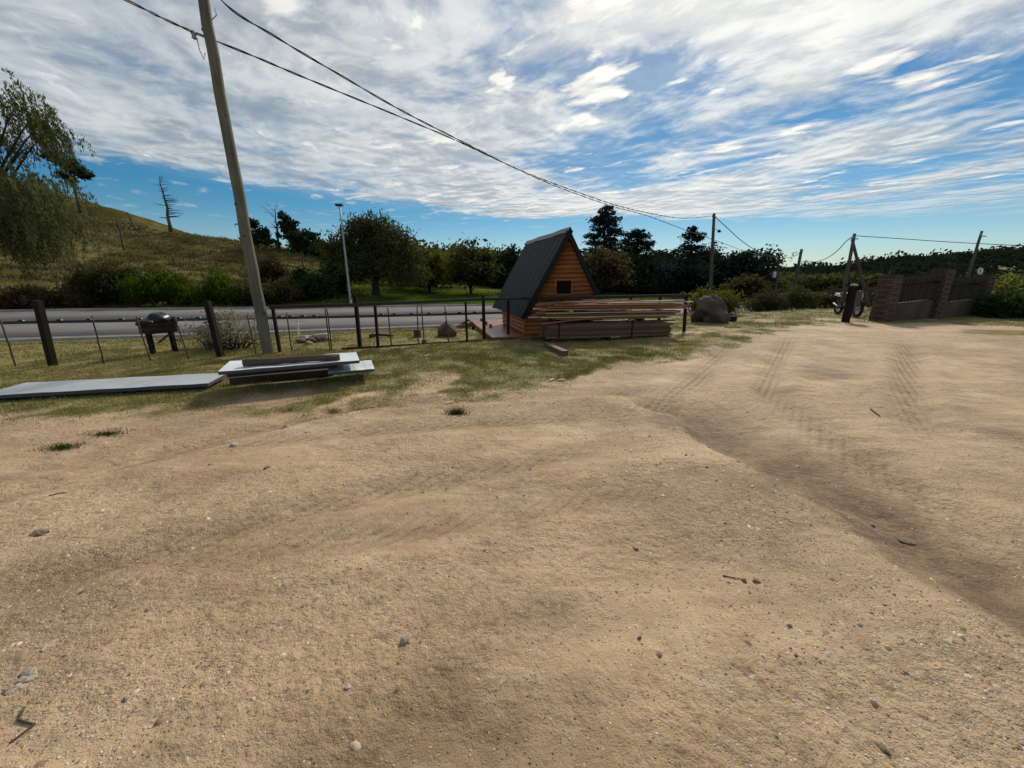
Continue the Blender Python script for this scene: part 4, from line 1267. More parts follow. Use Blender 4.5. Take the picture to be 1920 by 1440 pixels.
for i, (lab, lf, px, y0, y1, Y, w, sp) in enumerate(rb):
    bush('bush', lab, 'bush', px, y0, y1, Y, w, lf, G_R, ncl=int(50 + w * 1.2), per=34, lsize=.085, spread=.17, seed=80 + i, spiky=sp)
bush('shrub', 'loose shrub with small whitish leaves behind the wire fence left of the big pole', 'shrub', 424, 660, 574, 8.9, 158, 'silver', None, ncl=150, per=20, lsize=.030, spread=.11, seed=97, stems=46)

# ================================================================== CABIN
SL = math.atan2(2.31, 1.32)
def cab(x, y, z): return CAB_O + CX * x + CY * y + Vector((0, 0, z))
def cabin():
    o = root('cabin', CAB_O, 'small wooden A-frame cabin with a steep black roof and orange plank gable', 'cabin', rz=CAB_A)
    HW, ZE, ZA, LEN = 1.32, .52, 2.83, 4.1
    def half(z): return HW * (ZA - z) / (ZA - ZE)
    nx, nz = math.sin(SL), math.cos(SL)
    th = .075
    # roof slopes: sheet with standing ribs
    for s, nm in ((-1, 'roof_slope'), (1, 'roof_slope')):
        mb = MB()
        a0, a1 = Vector((s * HW, 0, ZE)), Vector((s * .015, 0, ZA - .02))
        off = Vector((-s * nx * th, 0, -nz * th))
        Yv = Vector((0, LEN, 0))
        mb.hexa([a0 + off, a1 + off, a1 + off + Yv, a0 + off + Yv, a0, a1, a1 + Yv, a0 + Yv] if s > 0 else [a1 + off, a0 + off, a0 + off + Yv, a1 + off + Yv, a1, a0, a0 + Yv, a1 + Yv])
        sl = link(nm, mb.mesh(nm, M['roof']), o)
        up = Vector((s * nx, 0, nz))
        for k in range(8):
            yy = .30 + k * (LEN - .60) / 7
            mb = MB(); mb.beam(a0 + Vector((0, yy, 0)) + up * .002, a1.lerp(a0, .03) + Vector((0, yy, 0)) + up * .002, .014, .005, up)
            link('rib', mb.mesh('rib', M['roof']), sl)
    # dark barge boards on both gables
    for y_ in (-.030, LEN + .004):
        for s in (-1, 1):
            mb = MB()
            a0, a1 = Vector((s * (HW + .01), y_ + .013, ZE - .02)), Vector((0, y_ + .013, ZA - .015))
            d = (a1 - a0).normalized(); nrm = Vector((-s * nx, 0, -nz))
            if s > 0: mb.hexa([a1 + nrm * .12 + Vector((0, -.013, 0)), a0 + nrm * .12 + Vector((0, -.013, 0)), a0 + nrm * .12 + Vector((0, .013, 0)), a1 + nrm * .12 + Vector((0, .013, 0)), a1 + Vector((0, -.0131, 0)), a0 + Vector((0, -.013, 0)), a0 + Vector((0, .013, 0)), a1 + Vector((0, .013, 0))])
            else: mb.hexa([a0 + nrm * .12 + Vector((0, -.011, 0)), a1 + nrm * .12 + Vector((0, -.011, 0)), a1 + nrm * .12 + Vector((0, .011, 0)), a0 + nrm * .12 + Vector((0, .011, 0)), a0 + Vector((0, -.011, 0)), a1 + Vector((0, -.011, 0)), a1 + Vector((0, .011, 0)), a0 + Vector((0, .011, 0))])
            link('barge_board', mb.mesh('barge_board', M['black']), o)
    # bent metal ridge cap, lifting a little at the near end
    for s in (-1, 1):
        mb = MB()
        V = []
        for k in range(7):
            y_ = -.07 + (LEN + .12) * k / 6; zz = ZA + .022 + .012 * math.sin(k * 2.1)
            V.append((y_, zz))
        for (y0, z0), (y1, z1) in zip(V, V[1:]):
            w = .17
            q = [(0, y0, z0), (s * w * nz * .9, y0, z0 - w * nx * .9), (s * w * nz * .9, y1, z1 - w * nx * .9), (0, y1, z1)]
            up = Vector((s * nx, 0, nz)) * .006
            lo = [Vector(p) for p in q]; hi = [Vector(p) + up for p in q]
            if s < 0: lo, hi = lo[::-1], hi[::-1]
            mb.hexa(lo + hi)
        link('ridge_cap', mb.mesh('ridge_cap', M['ridge']), o)
    # walls
    WX, WY0, WY1 = 1.15, .16, 3.05
    zw = ZE + (HW - WX) * math.tan(SL) - th / math.cos(SL)
    ph = .118
    wx0, wx1, wz0, wz1 = -.27, .17, 1.13, 1.49
    def siding(wall, y_, sgn):
        """lapped log boards of a gable; sgn -1 faces the yard"""
        z = .02; j = 0
        while z < ZA - .30:
            z1 = z + ph
            def hw(zz): return min(WX, half(zz) - .10)
            spans = [(-1, 1)]
            l0, l1 = hw(z), hw(z1)
            if l1 < .05: break
            segs = [(-l0, l0, -l1, l1)]
            if sgn < 0 and z1 > wz0 - .002 and z < wz1 + .002:
                segs = [(-l0, wx0 - .035, -l1, wx0 - .035), (wx1 + .035, l0, wx1 + .035, l1)]
            for (b0, b1, t0, t1) in segs:
                if b1 - b0 < .05: continue
                mb = MB(); ys = y_
                # rounded log face: five strips from the bottom lap to the top
                prof = [(0, .010), (.12, .032), (.45, .040), (.80, .028), (1.0, .006)]
                oidx = []
                for f, dp in prof:
                    L_, R_ = b0 + (t0 - b0) * f, b1 + (t1 - b1) * f
                    k = len(mb.v); mb.v += [(L_, ys + sgn * dp, z + ph * f), (R_, ys + sgn * dp, z + ph * f)]
                    oidx.append(k)
                for p_, q_ in zip(oidx, oidx[1:]):
                    fidx = [p_, p_ + 1, q_ + 1, q_]
                    mb.face(fidx if sgn < 0 else fidx[::-1], True)
                for e in (0, 1):
                    k = len(mb.v); mb.v += [((b0, b1)[e], ys - sgn * .01, z), ((t0, t1)[e], ys - sgn * .01, z1)]
                    mb.face([k] + [q + e for q in oidx] + [k + 1])
                link('siding_board', mb.mesh('siding_board', M['siding']), wall)
            z = z1
    for y_, sgn, nm in ((WY0, -1, 'gable_wall'), (WY1, 1, 'gable_wall')):
        mb = MB()
        zt = ZA - .25
        b2 = half(zt) - .11
        y0, y1 = sorted((y_ + .002 * sgn * -1, y_ - sgn * .06))
        if sgn < 0:
            # core with the window opening left free
            for (xa, xb, za_, zb_) in ((-WX + .01, wx0 - .03, 0, zw - .02), (wx1 + .03, WX - .01, 0, zw - .02), (wx0 - .03, wx1 + .03, 0, wz0 - .03)):
                mb.hexa([(xa, y0, za_), (xb, y0, za_), (xb, y1, za_), (xa, y1, za_), (xa, y0, zb_), (xb, y0, zb_), (xb, y1, zb_), (xa, y1, zb_)])
            hb_, ht_ = half(zw) - .12, half(wz1) - .12
            mb.hexa([(-hb_, y0, zw), (wx0 - .03, y0, zw), (wx0 - .03, y1, zw), (-hb_, y1, zw), (-ht_, y0, wz1 + .03), (wx0 - .03, y0, wz1 + .03), (wx0 - .03, y1, wz1 + .03), (-ht_, y1, wz1 + .03)])
            mb.hexa([(wx1 + .03, y0, zw), (hb_, y0, zw), (hb_, y1, zw), (wx1 + .03, y1, zw), (wx1 + .03, y0, wz1 + .03), (ht_, y0, wz1 + .03), (ht_, y1, wz1 + .03), (wx1 + .03, y1, wz1 + .03)])
            mb.hexa([(-ht_, y0, wz1 + .032), (ht_, y0, wz1 + .032), (ht_, y1, wz1 + .032), (-ht_, y1, wz1 + .032), (-b2, y0, zt), (b2, y0, zt), (b2, y1, zt), (-b2, y1, zt)])
        else:
            mb.hexa([(-WX + .01, y0, 0), (WX - .01, y0, 0), (WX - .01, y1, 0), (-WX + .01, y1, 0), (-WX + .02, y0, zw - .02), (WX - .02, y0, zw - .02), (WX - .02, y1, zw - .02), (-WX + .02, y1, zw - .02)])
            mb.hexa([(-half(zw) + .12, y0, zw), (half(zw) - .12, y0, zw), (half(zw) - .12, y1, zw), (-half(zw) + .12, y1, zw), (-b2, y0, zt), (b2, y0, zt), (b2, y1, zt), (-b2, y1, zt)])
        w = link(nm, mb.mesh(nm, M['deck_edge']), o)
        siding(w, y_, sgn)
    for s in (-1, 1):
        mb = MB(); x0, x1 = sorted((s * (WX - .012), s * (WX - .06)))
        mb.hexa([(x0, WY0 + .07, 0), (x1, WY0 + .07, 0), (x1, WY1 - .07, 0), (x0, WY1 - .07, 0), (x0, WY0 + .07, zw), (x1, WY0 + .07, zw), (x1, WY1 - .07, zw), (x0, WY1 - .07, zw)])
        w = link('side_wall', mb.mesh('side_wall', M['deck_edge']), o)
        for j in range(6):
            z0 = .02 + j * ph
            if z0 + ph > zw + .02: break
            mb = MB(); idx = []
            for f, dp in [(0, .010), (.12, .032), (.45, .040), (.80, .028), (1.0, .006)]:
                k = len(mb.v); xx = s * (WX - .012 + dp)
                mb.v += [(xx, WY0 - .02, z0 + ph * f), (xx, WY1 + .02, z0 + ph * f)]; idx.append(k)
            for p_, q_ in zip(idx, idx[1:]):
                fi = [p_, p_ + 1, q_ + 1, q_]; mb.face(fi if s > 0 else fi[::-1], True)
            for e in (0, 1): mb.face([q + e for q in idx])
            link('siding_board', mb.mesh('siding_board', wood_side), w)
        mb = MB(); mb.box((s * (WX + .012), WY0 - .012, zw / 2 + .01), (.055, .055, zw)); link('corner_post', mb.mesh('corner_post', M['siding']), o)
    # window
    mb = MB(); yw = WY0 - .045
    for (xa, xb, za_, zb_) in ((wx0 - .035, wx0, wz0 - .035, wz1 + .035), (wx1, wx1 + .035, wz0 - .035, wz1 + .035), (wx0, wx1, wz0 - .035, wz0), (wx0, wx1, wz1, wz1 + .035)):
        mb.hexa([(xa, yw, za_), (xb, yw, za_), (xb, WY0 + .03, za_), (xa, WY0 + .03, za_), (xa, yw, zb_), (xb, yw, zb_), (xb, WY0 + .03, zb_), (xa, WY0 + .03, zb_)])
    w = link('window', mb.mesh('window', M['siding']), o)
    mb = MB(); mb.box(((wx0 + wx1) / 2, WY0 - .010, (wz0 + wz1) / 2), (wx1 - wx0, .008, wz1 - wz0)); link('pane', mb.mesh('pane', M['glass']), w)
    # floor
    mb = MB(); mb.box((0, (WY0 + WY1) / 2, .005), (2 * WX - .14, WY1 - WY0 - .14, .03)); link('floor', mb.mesh('floor', M['deck_edge']), o)
wood_side = wood('siding_side', (.180, .055, .012), (.330, .112, .026), axis=1, fine=30, rough=.45, var=.16, bmp=.25, spec=.4)
cabin()

def deck():
    o = root('wooden_deck', CAB_O, 'reddish varnished timber deck around the cabin on short legs', 'deck', rz=CAB_A)
    x0, x1, y0, y1 = -2.10, 1.42, .02, 4.55
    n = 25; w = (x1 - x0) / n
    src = None
    for k in range(n):
        if src is None:
            mb = MB(); mb.box((0, 0, 0), (w - .007, y1 - y0, .028)); src = mb.mesh('deck_board', M['deck'])
        b_ = link('deck_board', src, o); b_.location = (x0 + w * (k + .5), (y0 + y1) / 2, -.016 + .0012 * math.sin(k * 1.7))
    for y_ in (y0 - .018, y1 + .018):
        f = plank('fascia', cab(x0 - .02, y_, -.07), cab(x1 + .02, y_, -.07), .03, .13, M['deck_edge'], o)
    for x_ in (x0 - .020, x1 + .020):
        plank('fascia', cab(x_, y0, -.07), cab(x_, y1, -.07), .03, .13, M['deck_edge'], o)
    for x_ in (x0 + .08, -.9, .4, x1 - .1):
        for y_ in (.25, 1.6, 3.0, 4.4):
            p = cab(x_, y_, 0); g = H(p.x, p.y)
            plank('leg', Vector((p.x, p.y, g - .1)), Vector((p.x, p.y, CAB_O.z - .032)), .1, .1, M['post_dark'], o)
    # steps down the far left corner
    st = tag(root('wooden_steps', cab(x0 - .05, 3.8, 0), '', ''), 'short open flight of wooden steps at the far left corner of the deck', 'steps')
    for y_ in (3.35, 4.35):
        a = cab(x0 - .06, y_, .0); b_ = cab(x0 - .62, y_, 0); b_.z = H(b_.x, b_.y) - .02
        plank('stringer', a, b_, .05, .16, M['deck_edge'], st)
    for k in range(3):
        f = (k + .6) / 3.2
        a = cab(x0 - .06, 3.38, 0).lerp(cab(x0 - .62, 3.38, -.36), f); b_ = cab(x0 - .06, 4.32, 0).lerp(cab(x0 - .62, 4.32, -.36), f)
        plank('tread', a + Vector((0, 0, .03)), b_ + Vector((0, 0, .03)), .17, .03, M['deck_edge'], st)
    for i, y_ in enumerate((2.2, 3.1, 4.1)):
        p = at_z((891, 890, 888)[2 - i] if False else 0, 0, 1.0) if False else cab(-1.75, y_, 0)
        t = root('deck_spike', p, ('nearest', 'middle', 'farthest')[i] + ' of three small dark knobs in a row on the left part of the deck', 'post foot', 'dark knobs on the deck')
        mb = MB(); mb.lathe((0, 0, .003), [(.055, 0), (.055, .015), (.03, .02), (.028, .05), (.05, .06), (.05, .085), (.02, .095)], 10)
        link('cap', mb.mesh('cap', M['black']), t)
        mb = MB(); mb.box((0, 0, .0045), (.13, .13, .007)); link('base_plate', mb.mesh('base_plate', M['rod']), t)
deck()

# ================================================================== FENCES
def up_to(base, px, py):
    """the top of an upright whose foot is known, read off where its top shows"""
    d = ray(px, py); t = base.y / d.y
    p = Vector((d.x * t, base.y, EYE + d.z * t))
    return p
def fences():
    o = root('wire_fence', ground(98, 685), 'low fence of dark leaning posts and thin iron rods left of the big pole', 'fence')
    posts = [((98, 686), (70, 564), .095), ((415, 669), (388, 564), .10)]
    rods = [((30, 686), (0, 598)), ((195, 683), (172, 592)), ((282, 676), (255, 593)), ((355, 673), (327, 593)), ((480, 664), (463, 589))]
    for a, b_, w in posts:
        p = ground(*a); q = up_to(p, *b_)
        plank('post', p - Vector((0, 0, .2)), q, w, w, M['post_dark'], o, up=Vector((0, 1, 0)))
    tops = []
    for a, b_ in rods:
        p = ground(*a); q = up_to(p, *b_)
        pole('rod', p - Vector((0, 0, .1)), q, .014, .012, M['rod'], o, 6, .004)
        tops.append((p, q))
    ends = [ground(-260, 703), ground(98, 686), ground(282, 676), ground(415, 669), ground(520, 660)]
    for h in (.32, .62, .90):
        mb = MB(); pts = []
        for p, q in zip(ends, ends[1:]):
            for k in range(6):
                r_ = p.lerp(q, k / 6); r_.z = H(r_.x, r_.y) + h - .015 * math.sin(math.pi * k / 6); pts.append(r_)
        pts.append(ends[-1] + Vector((0, 0, h)))
        mb.tube(pts, .0016, 3, smooth=False); part('wire', mb, M['rod'], o)
    # ---- the railed fence
    o = root('rail_fence', ground(676, 652), 'dark timber fence with one top rail and thin uprights in front of the cabin', 'fence')
    up = [((525, 660), (511, 575), .055), ((675, 652), (666, 554), .075), ((709, 652), (703, 572), .055), ((876, 641), (873, 566), .05), ((908, 636), (906, 553), .085),
          ((953, 634), (953, 557), .075), ((1283, 622), (1287, 551), .07)]
    for a, b_, w in up:
        p = ground(*a); q = up_to(p, *b_)
        plank('post', p - Vector((0, 0, .2)), q, w, w, M['post_dark'], o, up=Vector((0, 1, 0)))
    for px in (1029, 1049, 1101, 1180, 1235):
        f = (px - 908) / (1283 - 908)
        a, c = ground(908, 636), ground(1283, 622)
        # foot hidden behind the timber: on the straight line between the seen feet
        lo, hi = 0.0, 1.0
        for _ in range(30):
            m_ = (lo + hi) / 2; p = a.lerp(c, m_)
            dep = p.y * CP + (p.z - EYE) * -SP
            if 960 + FPX * p.x / dep < px: lo = m_
            else: hi = m_
        p = a.lerp(c, lo); p.z = H(p.x, p.y)
        plank('post', p - Vector((0, 0, .2)), up_to(p, px + 3, 556 if px > 1060 else 558), .06, .06, M['rail_dark' if px == 1029 else 'post_dark'], o, up=Vector((0, 1, 0)))
    for a, b_ in (((547, 658), (537, 586)), ((619, 657), (609, 576)), ((622, 657), (613, 578)), ((734, 648), (727, 577)), ((784, 646), (782, 574)), ((796, 646), (790, 572)), ((842, 642), (834, 574))):
        p = ground(*a); q = up_to(p, *b_)
        pole('rod', p - Vector((0, 0, .1)), q, .016, .014, M['rod'], o, 6, .004)
    # rail in four lengths, laid along the post tops
    rp = [(511, 575.5), (666, 571.5), (906, 561), (1100, 557.5), (1288, 553.5)]
    base = [ground(525, 660), ground(675, 652), ground(908, 636), None, ground(1283, 622)]
    base[3] = base[2].lerp(base[4], .5)
    P3 = [up_to(b_, *r_) for b_, r_ in zip(base, rp)]
    for a, b_ in zip(P3, P3[1:]):
        d = (b_ - a).normalized()
        plank('rail', a - d * .03 + Vector((0, -.062, 0)), b_ - d * .033 + Vector((0, -.062, 0)), .045, .075, M['rail_dark'], o)
    a, b_ = ground(640, 656), ground(905, 640)
    plank('rail', a + Vector((0, .03, .02)), b_ + Vector((0, .03, .02)), .03, .04, M['post_dark'], o)
    for h in (.93, ):
        pts = [p_.copy() for p_ in base[:3]]
        mb = MB(); q = []
        for p_, r_ in zip(pts, pts[1:]):
            for k in range(6):
                s = p_.lerp(r_, k / 6); s.z = H(s.x, s.y) + h; q.append(s)
        mb.tube(q, .0022, 3, smooth=False); part('wire', mb, M['rod'], o)
fences()

# ================================================================== POLES AND CABLES
def utility_pole_near():
    p = ground(503, 663); top = up_to(p, 380, 0); top = p.lerp(top, 1.16)
    o = root('utility_pole', p, 'tall weathered round timber pole leaning slightly beside the wire fence', 'utility pole')
    pole('shaft', p - Vector((0, 0, .3)), top, .112, .082, M['pole_wood'], o, 14, .012, random.Random(3), 22)
    for f, a in ((.12, 1.2), (.33, .2), (.41, -.5), (.62, .9), (.80, -1.0)):
        q = p.lerp(top, f); r_ = .112 - .03 * f
        d = Vector((math.sin(a), -math.cos(a), 0))
        mb = MB(); mb.ball(q + d * (r_ * .93), (.022, .022, .03), 8, 5); part('knot', mb, M['bark'], o)
    q = up_to(p, 391, 70)
    br = MB(); br.tube([q + Vector((-.09, -.04, 0)), q + Vector((-.2, -.08, .02))], .012, 6); br.lathe(q + Vector((-.2, -.08, -.07)), [(.02, 0), (.045, .02), (.03, .05), (.045, .075), (.045, .1), (.02, .13)], 10)
    part('insulator', br, M['galv'], o)
    mb = MB(); s = [q + Vector((-.16, -.07, -.05)), q + Vector((-.16, -.06, -.22)), q + Vector((-.11, -.06, -.36)), q + Vector((-.09, -.03, -.25))]
    mb.tube(s, .009, 5); part('loop_wire', mb, M['grey_steel'], o)
    q2 = up_to(p, 397, 35)
    mb = MB(); mb.tube([q2 + Vector((.05, -.08, -.06)), q2 + Vector((.16, -.1, 0)), q2 + Vector((.15, -.1, .1))], .008, 5); part('hook', mb, M['grey_steel'], o)
    return p, top, q + Vector((-.2, -.1, .03))
UP_P, UP_TOP, UP_A = utility_pole_near()

def timber_pole(name, label, foot, topp, Y, r0, r1, group='utility poles beyond the yard', brace=None, gz=None):
    a = at_y(foot[0], foot[1], Y); b_ = at_y(topp[0], topp[1], Y)
    g = H(a.x, Y); d = (b_ - a); 
    a2 = a + d * ((g - .2 - a.z) / d.z)
    o = root(name, Vector((a2.x, Y, g)), label, 'utility pole', group)
    pole('shaft', a2, b_, r0, r1, M['far_pole'], o, 8, .01)
    if brace:
        c = at_y(brace[0][0], brace[0][1], Y + .3); e = a.lerp(b_, brace[1]); c.z = H(c.x, c.y) - .1
        pole('brace', c, e + Vector((.02 if c.x > e.x else -.02, .1, 0)), r0 * .95, r1 * .95, M['far_pole'], o, 8, .01)
    mb = MB(); mb.tube([b_ + Vector((-.16, -.10, -.25)), b_ + Vector((.16, -.10, -.25))], .025, 6); mb.lathe(b_ + Vector((-.13, -.1, -.25)), [(.02, 0), (.045, .03), (.03, .07), (.04, .11), (.01, .13)], 8)
    part('insulator', mb, M['grey_steel'], o)
    return o, b_
MIDP, MID_T = timber_pole('utility_pole', 'plain timber pole with a small lamp arm standing behind the big boulder', (1330, 580), (1339, 400), 30, .14, .10)
mb = MB(); q = MID_T + Vector((0, -.1, -1.15)); mb.tube([q, q + Vector((.22, -.05, .06)), q + Vector((.42, -.08, -.02))], .02, 6); part('lamp_arm', mb, M['grey_steel'], MIDP)
mb = MB(); mb.lathe(q + Vector((.45, -.08, -.16)), [(.10, 0), (.13, .04), (.12, .10), (.05, .17), (.03, .2)], 10); part('lamp_head', mb, M['black'], MIDP)
NBP, NB_T = timber_pole('utility_pole', 'short timber pole carrying a small white notice board left of the braced pole', (1452, 560), (1461, 481), 44, .17, .13)
q = NB_T.lerp(at_y(1452, 560, 44), .42)
mb = MB(); mb.box(q + Vector((-.42, -.22, 0)), (.34, .05, .62)); part('notice_board', mb, M['white_paint'], NBP)
mb = MB(); mb.tube([q + Vector((-.24, -.2, .1)), q + Vector((0, -.12, .1))], .02, 5); part('bracket', mb, M['grey_steel'], NBP)
mb = MB(); mb.tube([NB_T + Vector((-.1, -.1, -.7)), NB_T + Vector((-1.0, -.2, -.72))], .03, 5); part('cross_arm', mb, M['grey_steel'], NBP)
BRP, BR_T = timber_pole('utility_pole', 'leaning timber pole with a close brace in the middle distance', (1486, 558), (1503, 467), 40, .17, .12, brace=((1480, 558), .42))
AFP, AF_T = timber_pole('utility_pole', 'timber A-shaped double pole behind the motorcycle', (1578, 568), (1602, 438), 20, .085, .065, brace=((1630, 578), .93))
BWP, BW_T = timber_pole('utility_pole', 'thin pole rising behind the far end of the board wall', (1808, 545), (1841, 433), 20, .07, .05)
q = at_y(1830, 508, 20) + Vector((0, -.15, 0))
sg = root('road_sign', Vector((q.x, q.y, H(q.x, q.y))), 'round white disc sign on a thin post behind the end of the board wall', 'sign')
pole('post', Vector((q.x, q.y, H(q.x, q.y) - .2)), q + Vector((0, 0, .1)), .025, .025, M['grey_steel'], sg)
mb = MB(); mb.lathe(q + Vector((0, -.028, 0)), [(.155, 0), (.155, .012)], 20, Vector((0, -1, 0))); part('disc', mb, M['white_paint'], sg)
mb = MB(); mb.torus(q + Vector((0, -.043, 0)), .140, .011, (0, 1, 0), 20, 6); part('rim', mb, M['grey_steel'], sg)
mb = MB(); mb.box(q + Vector((.0, -.044, .0)), (.045, .006, .16)); part('stroke', mb, M['black'], sg)
p = at_y(1670, 505, 24); pole_o = root('stake', Vector((p.x, p.y, H(p.x, p.y))), 'thin pale stake showing above the left end of the board wall', 'stake')
pole('shaft', Vector((p.x, p.y, H(p.x, p.y))), p, .03, .02, M['far_pole'], pole_o, 6)

def lamp_post():
    X_ = -12.4
    for _ in range(20):
        Y_ = float(yF(X_)) + .6; X_ = ray(659, 580).x / ray(659, 580).y * Y_
    g = H(X_, Y_); top = at_y(637, 388, Y_)
    o = root('lamp_post', (X_, Y_, g), 'tall thin silver lamp post at the far edge of the road', 'lamp post')
    p = Vector((X_, Y_, g))
    o1 = pole('shaft', p - Vector((0, 0, .2)), top, .085, .05, M['galv'], o, 10)
    mb = MB(); mb.lathe(p, [(.16, 0), (.16, .03), (.11, .05), (.1, .55), (.09, .6)], 10); part('base_sleeve', mb, M['galv'], o)
    mb = MB(); mb.beam(top + Vector((-.20, 0, .04)), top + Vector((.20, 0, .04)), .05, .04); part('cross_arm', mb, M['grey_steel'], o)
    for s in (-1, 1):
        mb = MB(); c = top + Vector((s * .13, -.08, .12)); mb.box(c, (.20, .30, .11)); mb.box(c + Vector((0, -.16, -.02)), (.17, .04, .07)); part('lamp_head', mb, M['black'], o)
lamp_post()

def cable(label, pts, r, group='overhead cables', twist=0.0):
    """pts: surveyed points; a smooth curve through them"""
    P = [Vector(p) for p in pts]
    out = []
    for i in range(len(P) - 1):
        p0 = P[max(i - 1, 0)]; p1, p2 = P[i], P[i + 1]; p3 = P[min(i + 2, len(P) - 1)]
        n = 10
        for k in range(n):
            t = k / n
            out.append(.5 * ((2 * p1) + (p2 - p0) * t + (2 * p0 - 5 * p1 + 4 * p2 - p3) * t * t + (3 * p1 - p0 - 3 * p2 + p3) * t ** 3))
    out.append(P[-1])
    mb = MB()
    if twist:
        for s in (0, math.pi):
            q = []
            dense = []
            for a, b_ in zip(out, out[1:]):
                m_ = max(1, int((b_ - a).length / .09))
                dense += [a.lerp(b_, k / m_) for k in range(m_)]
            for k, p in enumerate(dense):
                an = s + k * .55
                q.append(p + Vector((math.cos(an) * .707, -math.cos(an) * .707, math.sin(an))) * r * .75)
            mb.tube(q, r * .72, 4)
    else:
        mb.tube(out, r, 5)
    o = link('overhead_cable', mb.mesh('overhead_cable', M['cable']))
    return tag(o, label, 'cable', group)
def in_plane(a, b_, px, py):
    """where a sight line meets the upright plane through a and b"""
    d = ray(px, py); u_ = Vector((b_.x - a.x, b_.y - a.y)); n = Vector((-u_.y, u_.x))
    t = (a.x * n.x + a.y * n.y) / (d.x * n.x + d.y * n.y)
    return Vector((d.x * t, d.y * t, EYE + d.z * t))
Btop = UP_TOP.lerp(UP_P, .065); Btop += Vector((.1, -.05, 0))
c1 = [in_plane(Btop, MID_T, *q) for q in ((415, 0), (520, 71), (640, 142), (760, 211), (890, 277), (980, 321), (1080, 359), (1160, 386), (1225, 401), (1280, 409))]
cable('upper twisted cable from the top of the big near pole to the middle utility pole', [Btop + (Btop - c1[0]) * .6] + c1 + [MID_T + Vector((0, 0, -.16))], .017, twist=1)
lz = in_plane(UP_A, NB_T, 237, 0)
c2 = [in_plane(UP_A, NB_T, *q) for q in ((470, 103), (560, 141), (660, 182), (760, 223), (850, 261), (940, 303), (1040, 348), (1140, 384), (1215, 405), (1290, 433), (1345, 452), (1410, 475))]
cable('lower cable passing the insulator of the big near pole and running far to the right', [UP_A] + c2 + [NB_T + Vector((0, 0, -.15))], .015, twist=1)
dl = (UP_A - in_plane(UP_A, NB_T, 470, 103)); 
l1 = UP_A.copy(); lv = ray(237, 0); tt = (UP_A.y - 1.4) / lv.y
l2 = Vector((lv.x * tt, lv.y * tt, EYE + lv.z * tt))
cable('lower cable continuing past the big near pole out of the upper left of the view', [l1, l1.lerp(l2, .5) + Vector((0, 0, -.01)), l2, l2 + (l2 - l1) * 1.6], .015, twist=1)
def sag(a, b_, pix, label, r=.016):
    cable(label, [a] + [in_plane(a, b_, *q) for q in pix] + [b_], r)
sag(MID_T + Vector((.05, 0, -.2)), NB_T + Vector((0, 0, -.1)), ((1360, 424), (1385, 447), (1410, 465), (1435, 477)), 'sagging cable between the middle utility pole and the notice board pole', .028)
sag(NB_T + Vector((0, 0, -.05)), BR_T + Vector((0, 0, -.2)), ((1475, 483.5), (1490, 480)), 'short cable from the notice board pole to the leaning braced pole', .028)
sag(BR_T + Vector((0, 0, -1.1)), AF_T + Vector((0, 0, -.12)), ((1513, 490), (1530, 490.5), (1550, 484), (1570, 470), (1588, 451)), 'deeply sagging cable between the leaning braced pole and the A-shaped pole', .022)
ae = at_y(1990, 462, 20)
sag(AF_T + Vector((.05, 0, -.1)), ae, ((1680, 447), (1760, 452.5), (1840, 457), (1920, 460.5)), 'long straight cable from the A-shaped pole to the right edge of the view', .016)

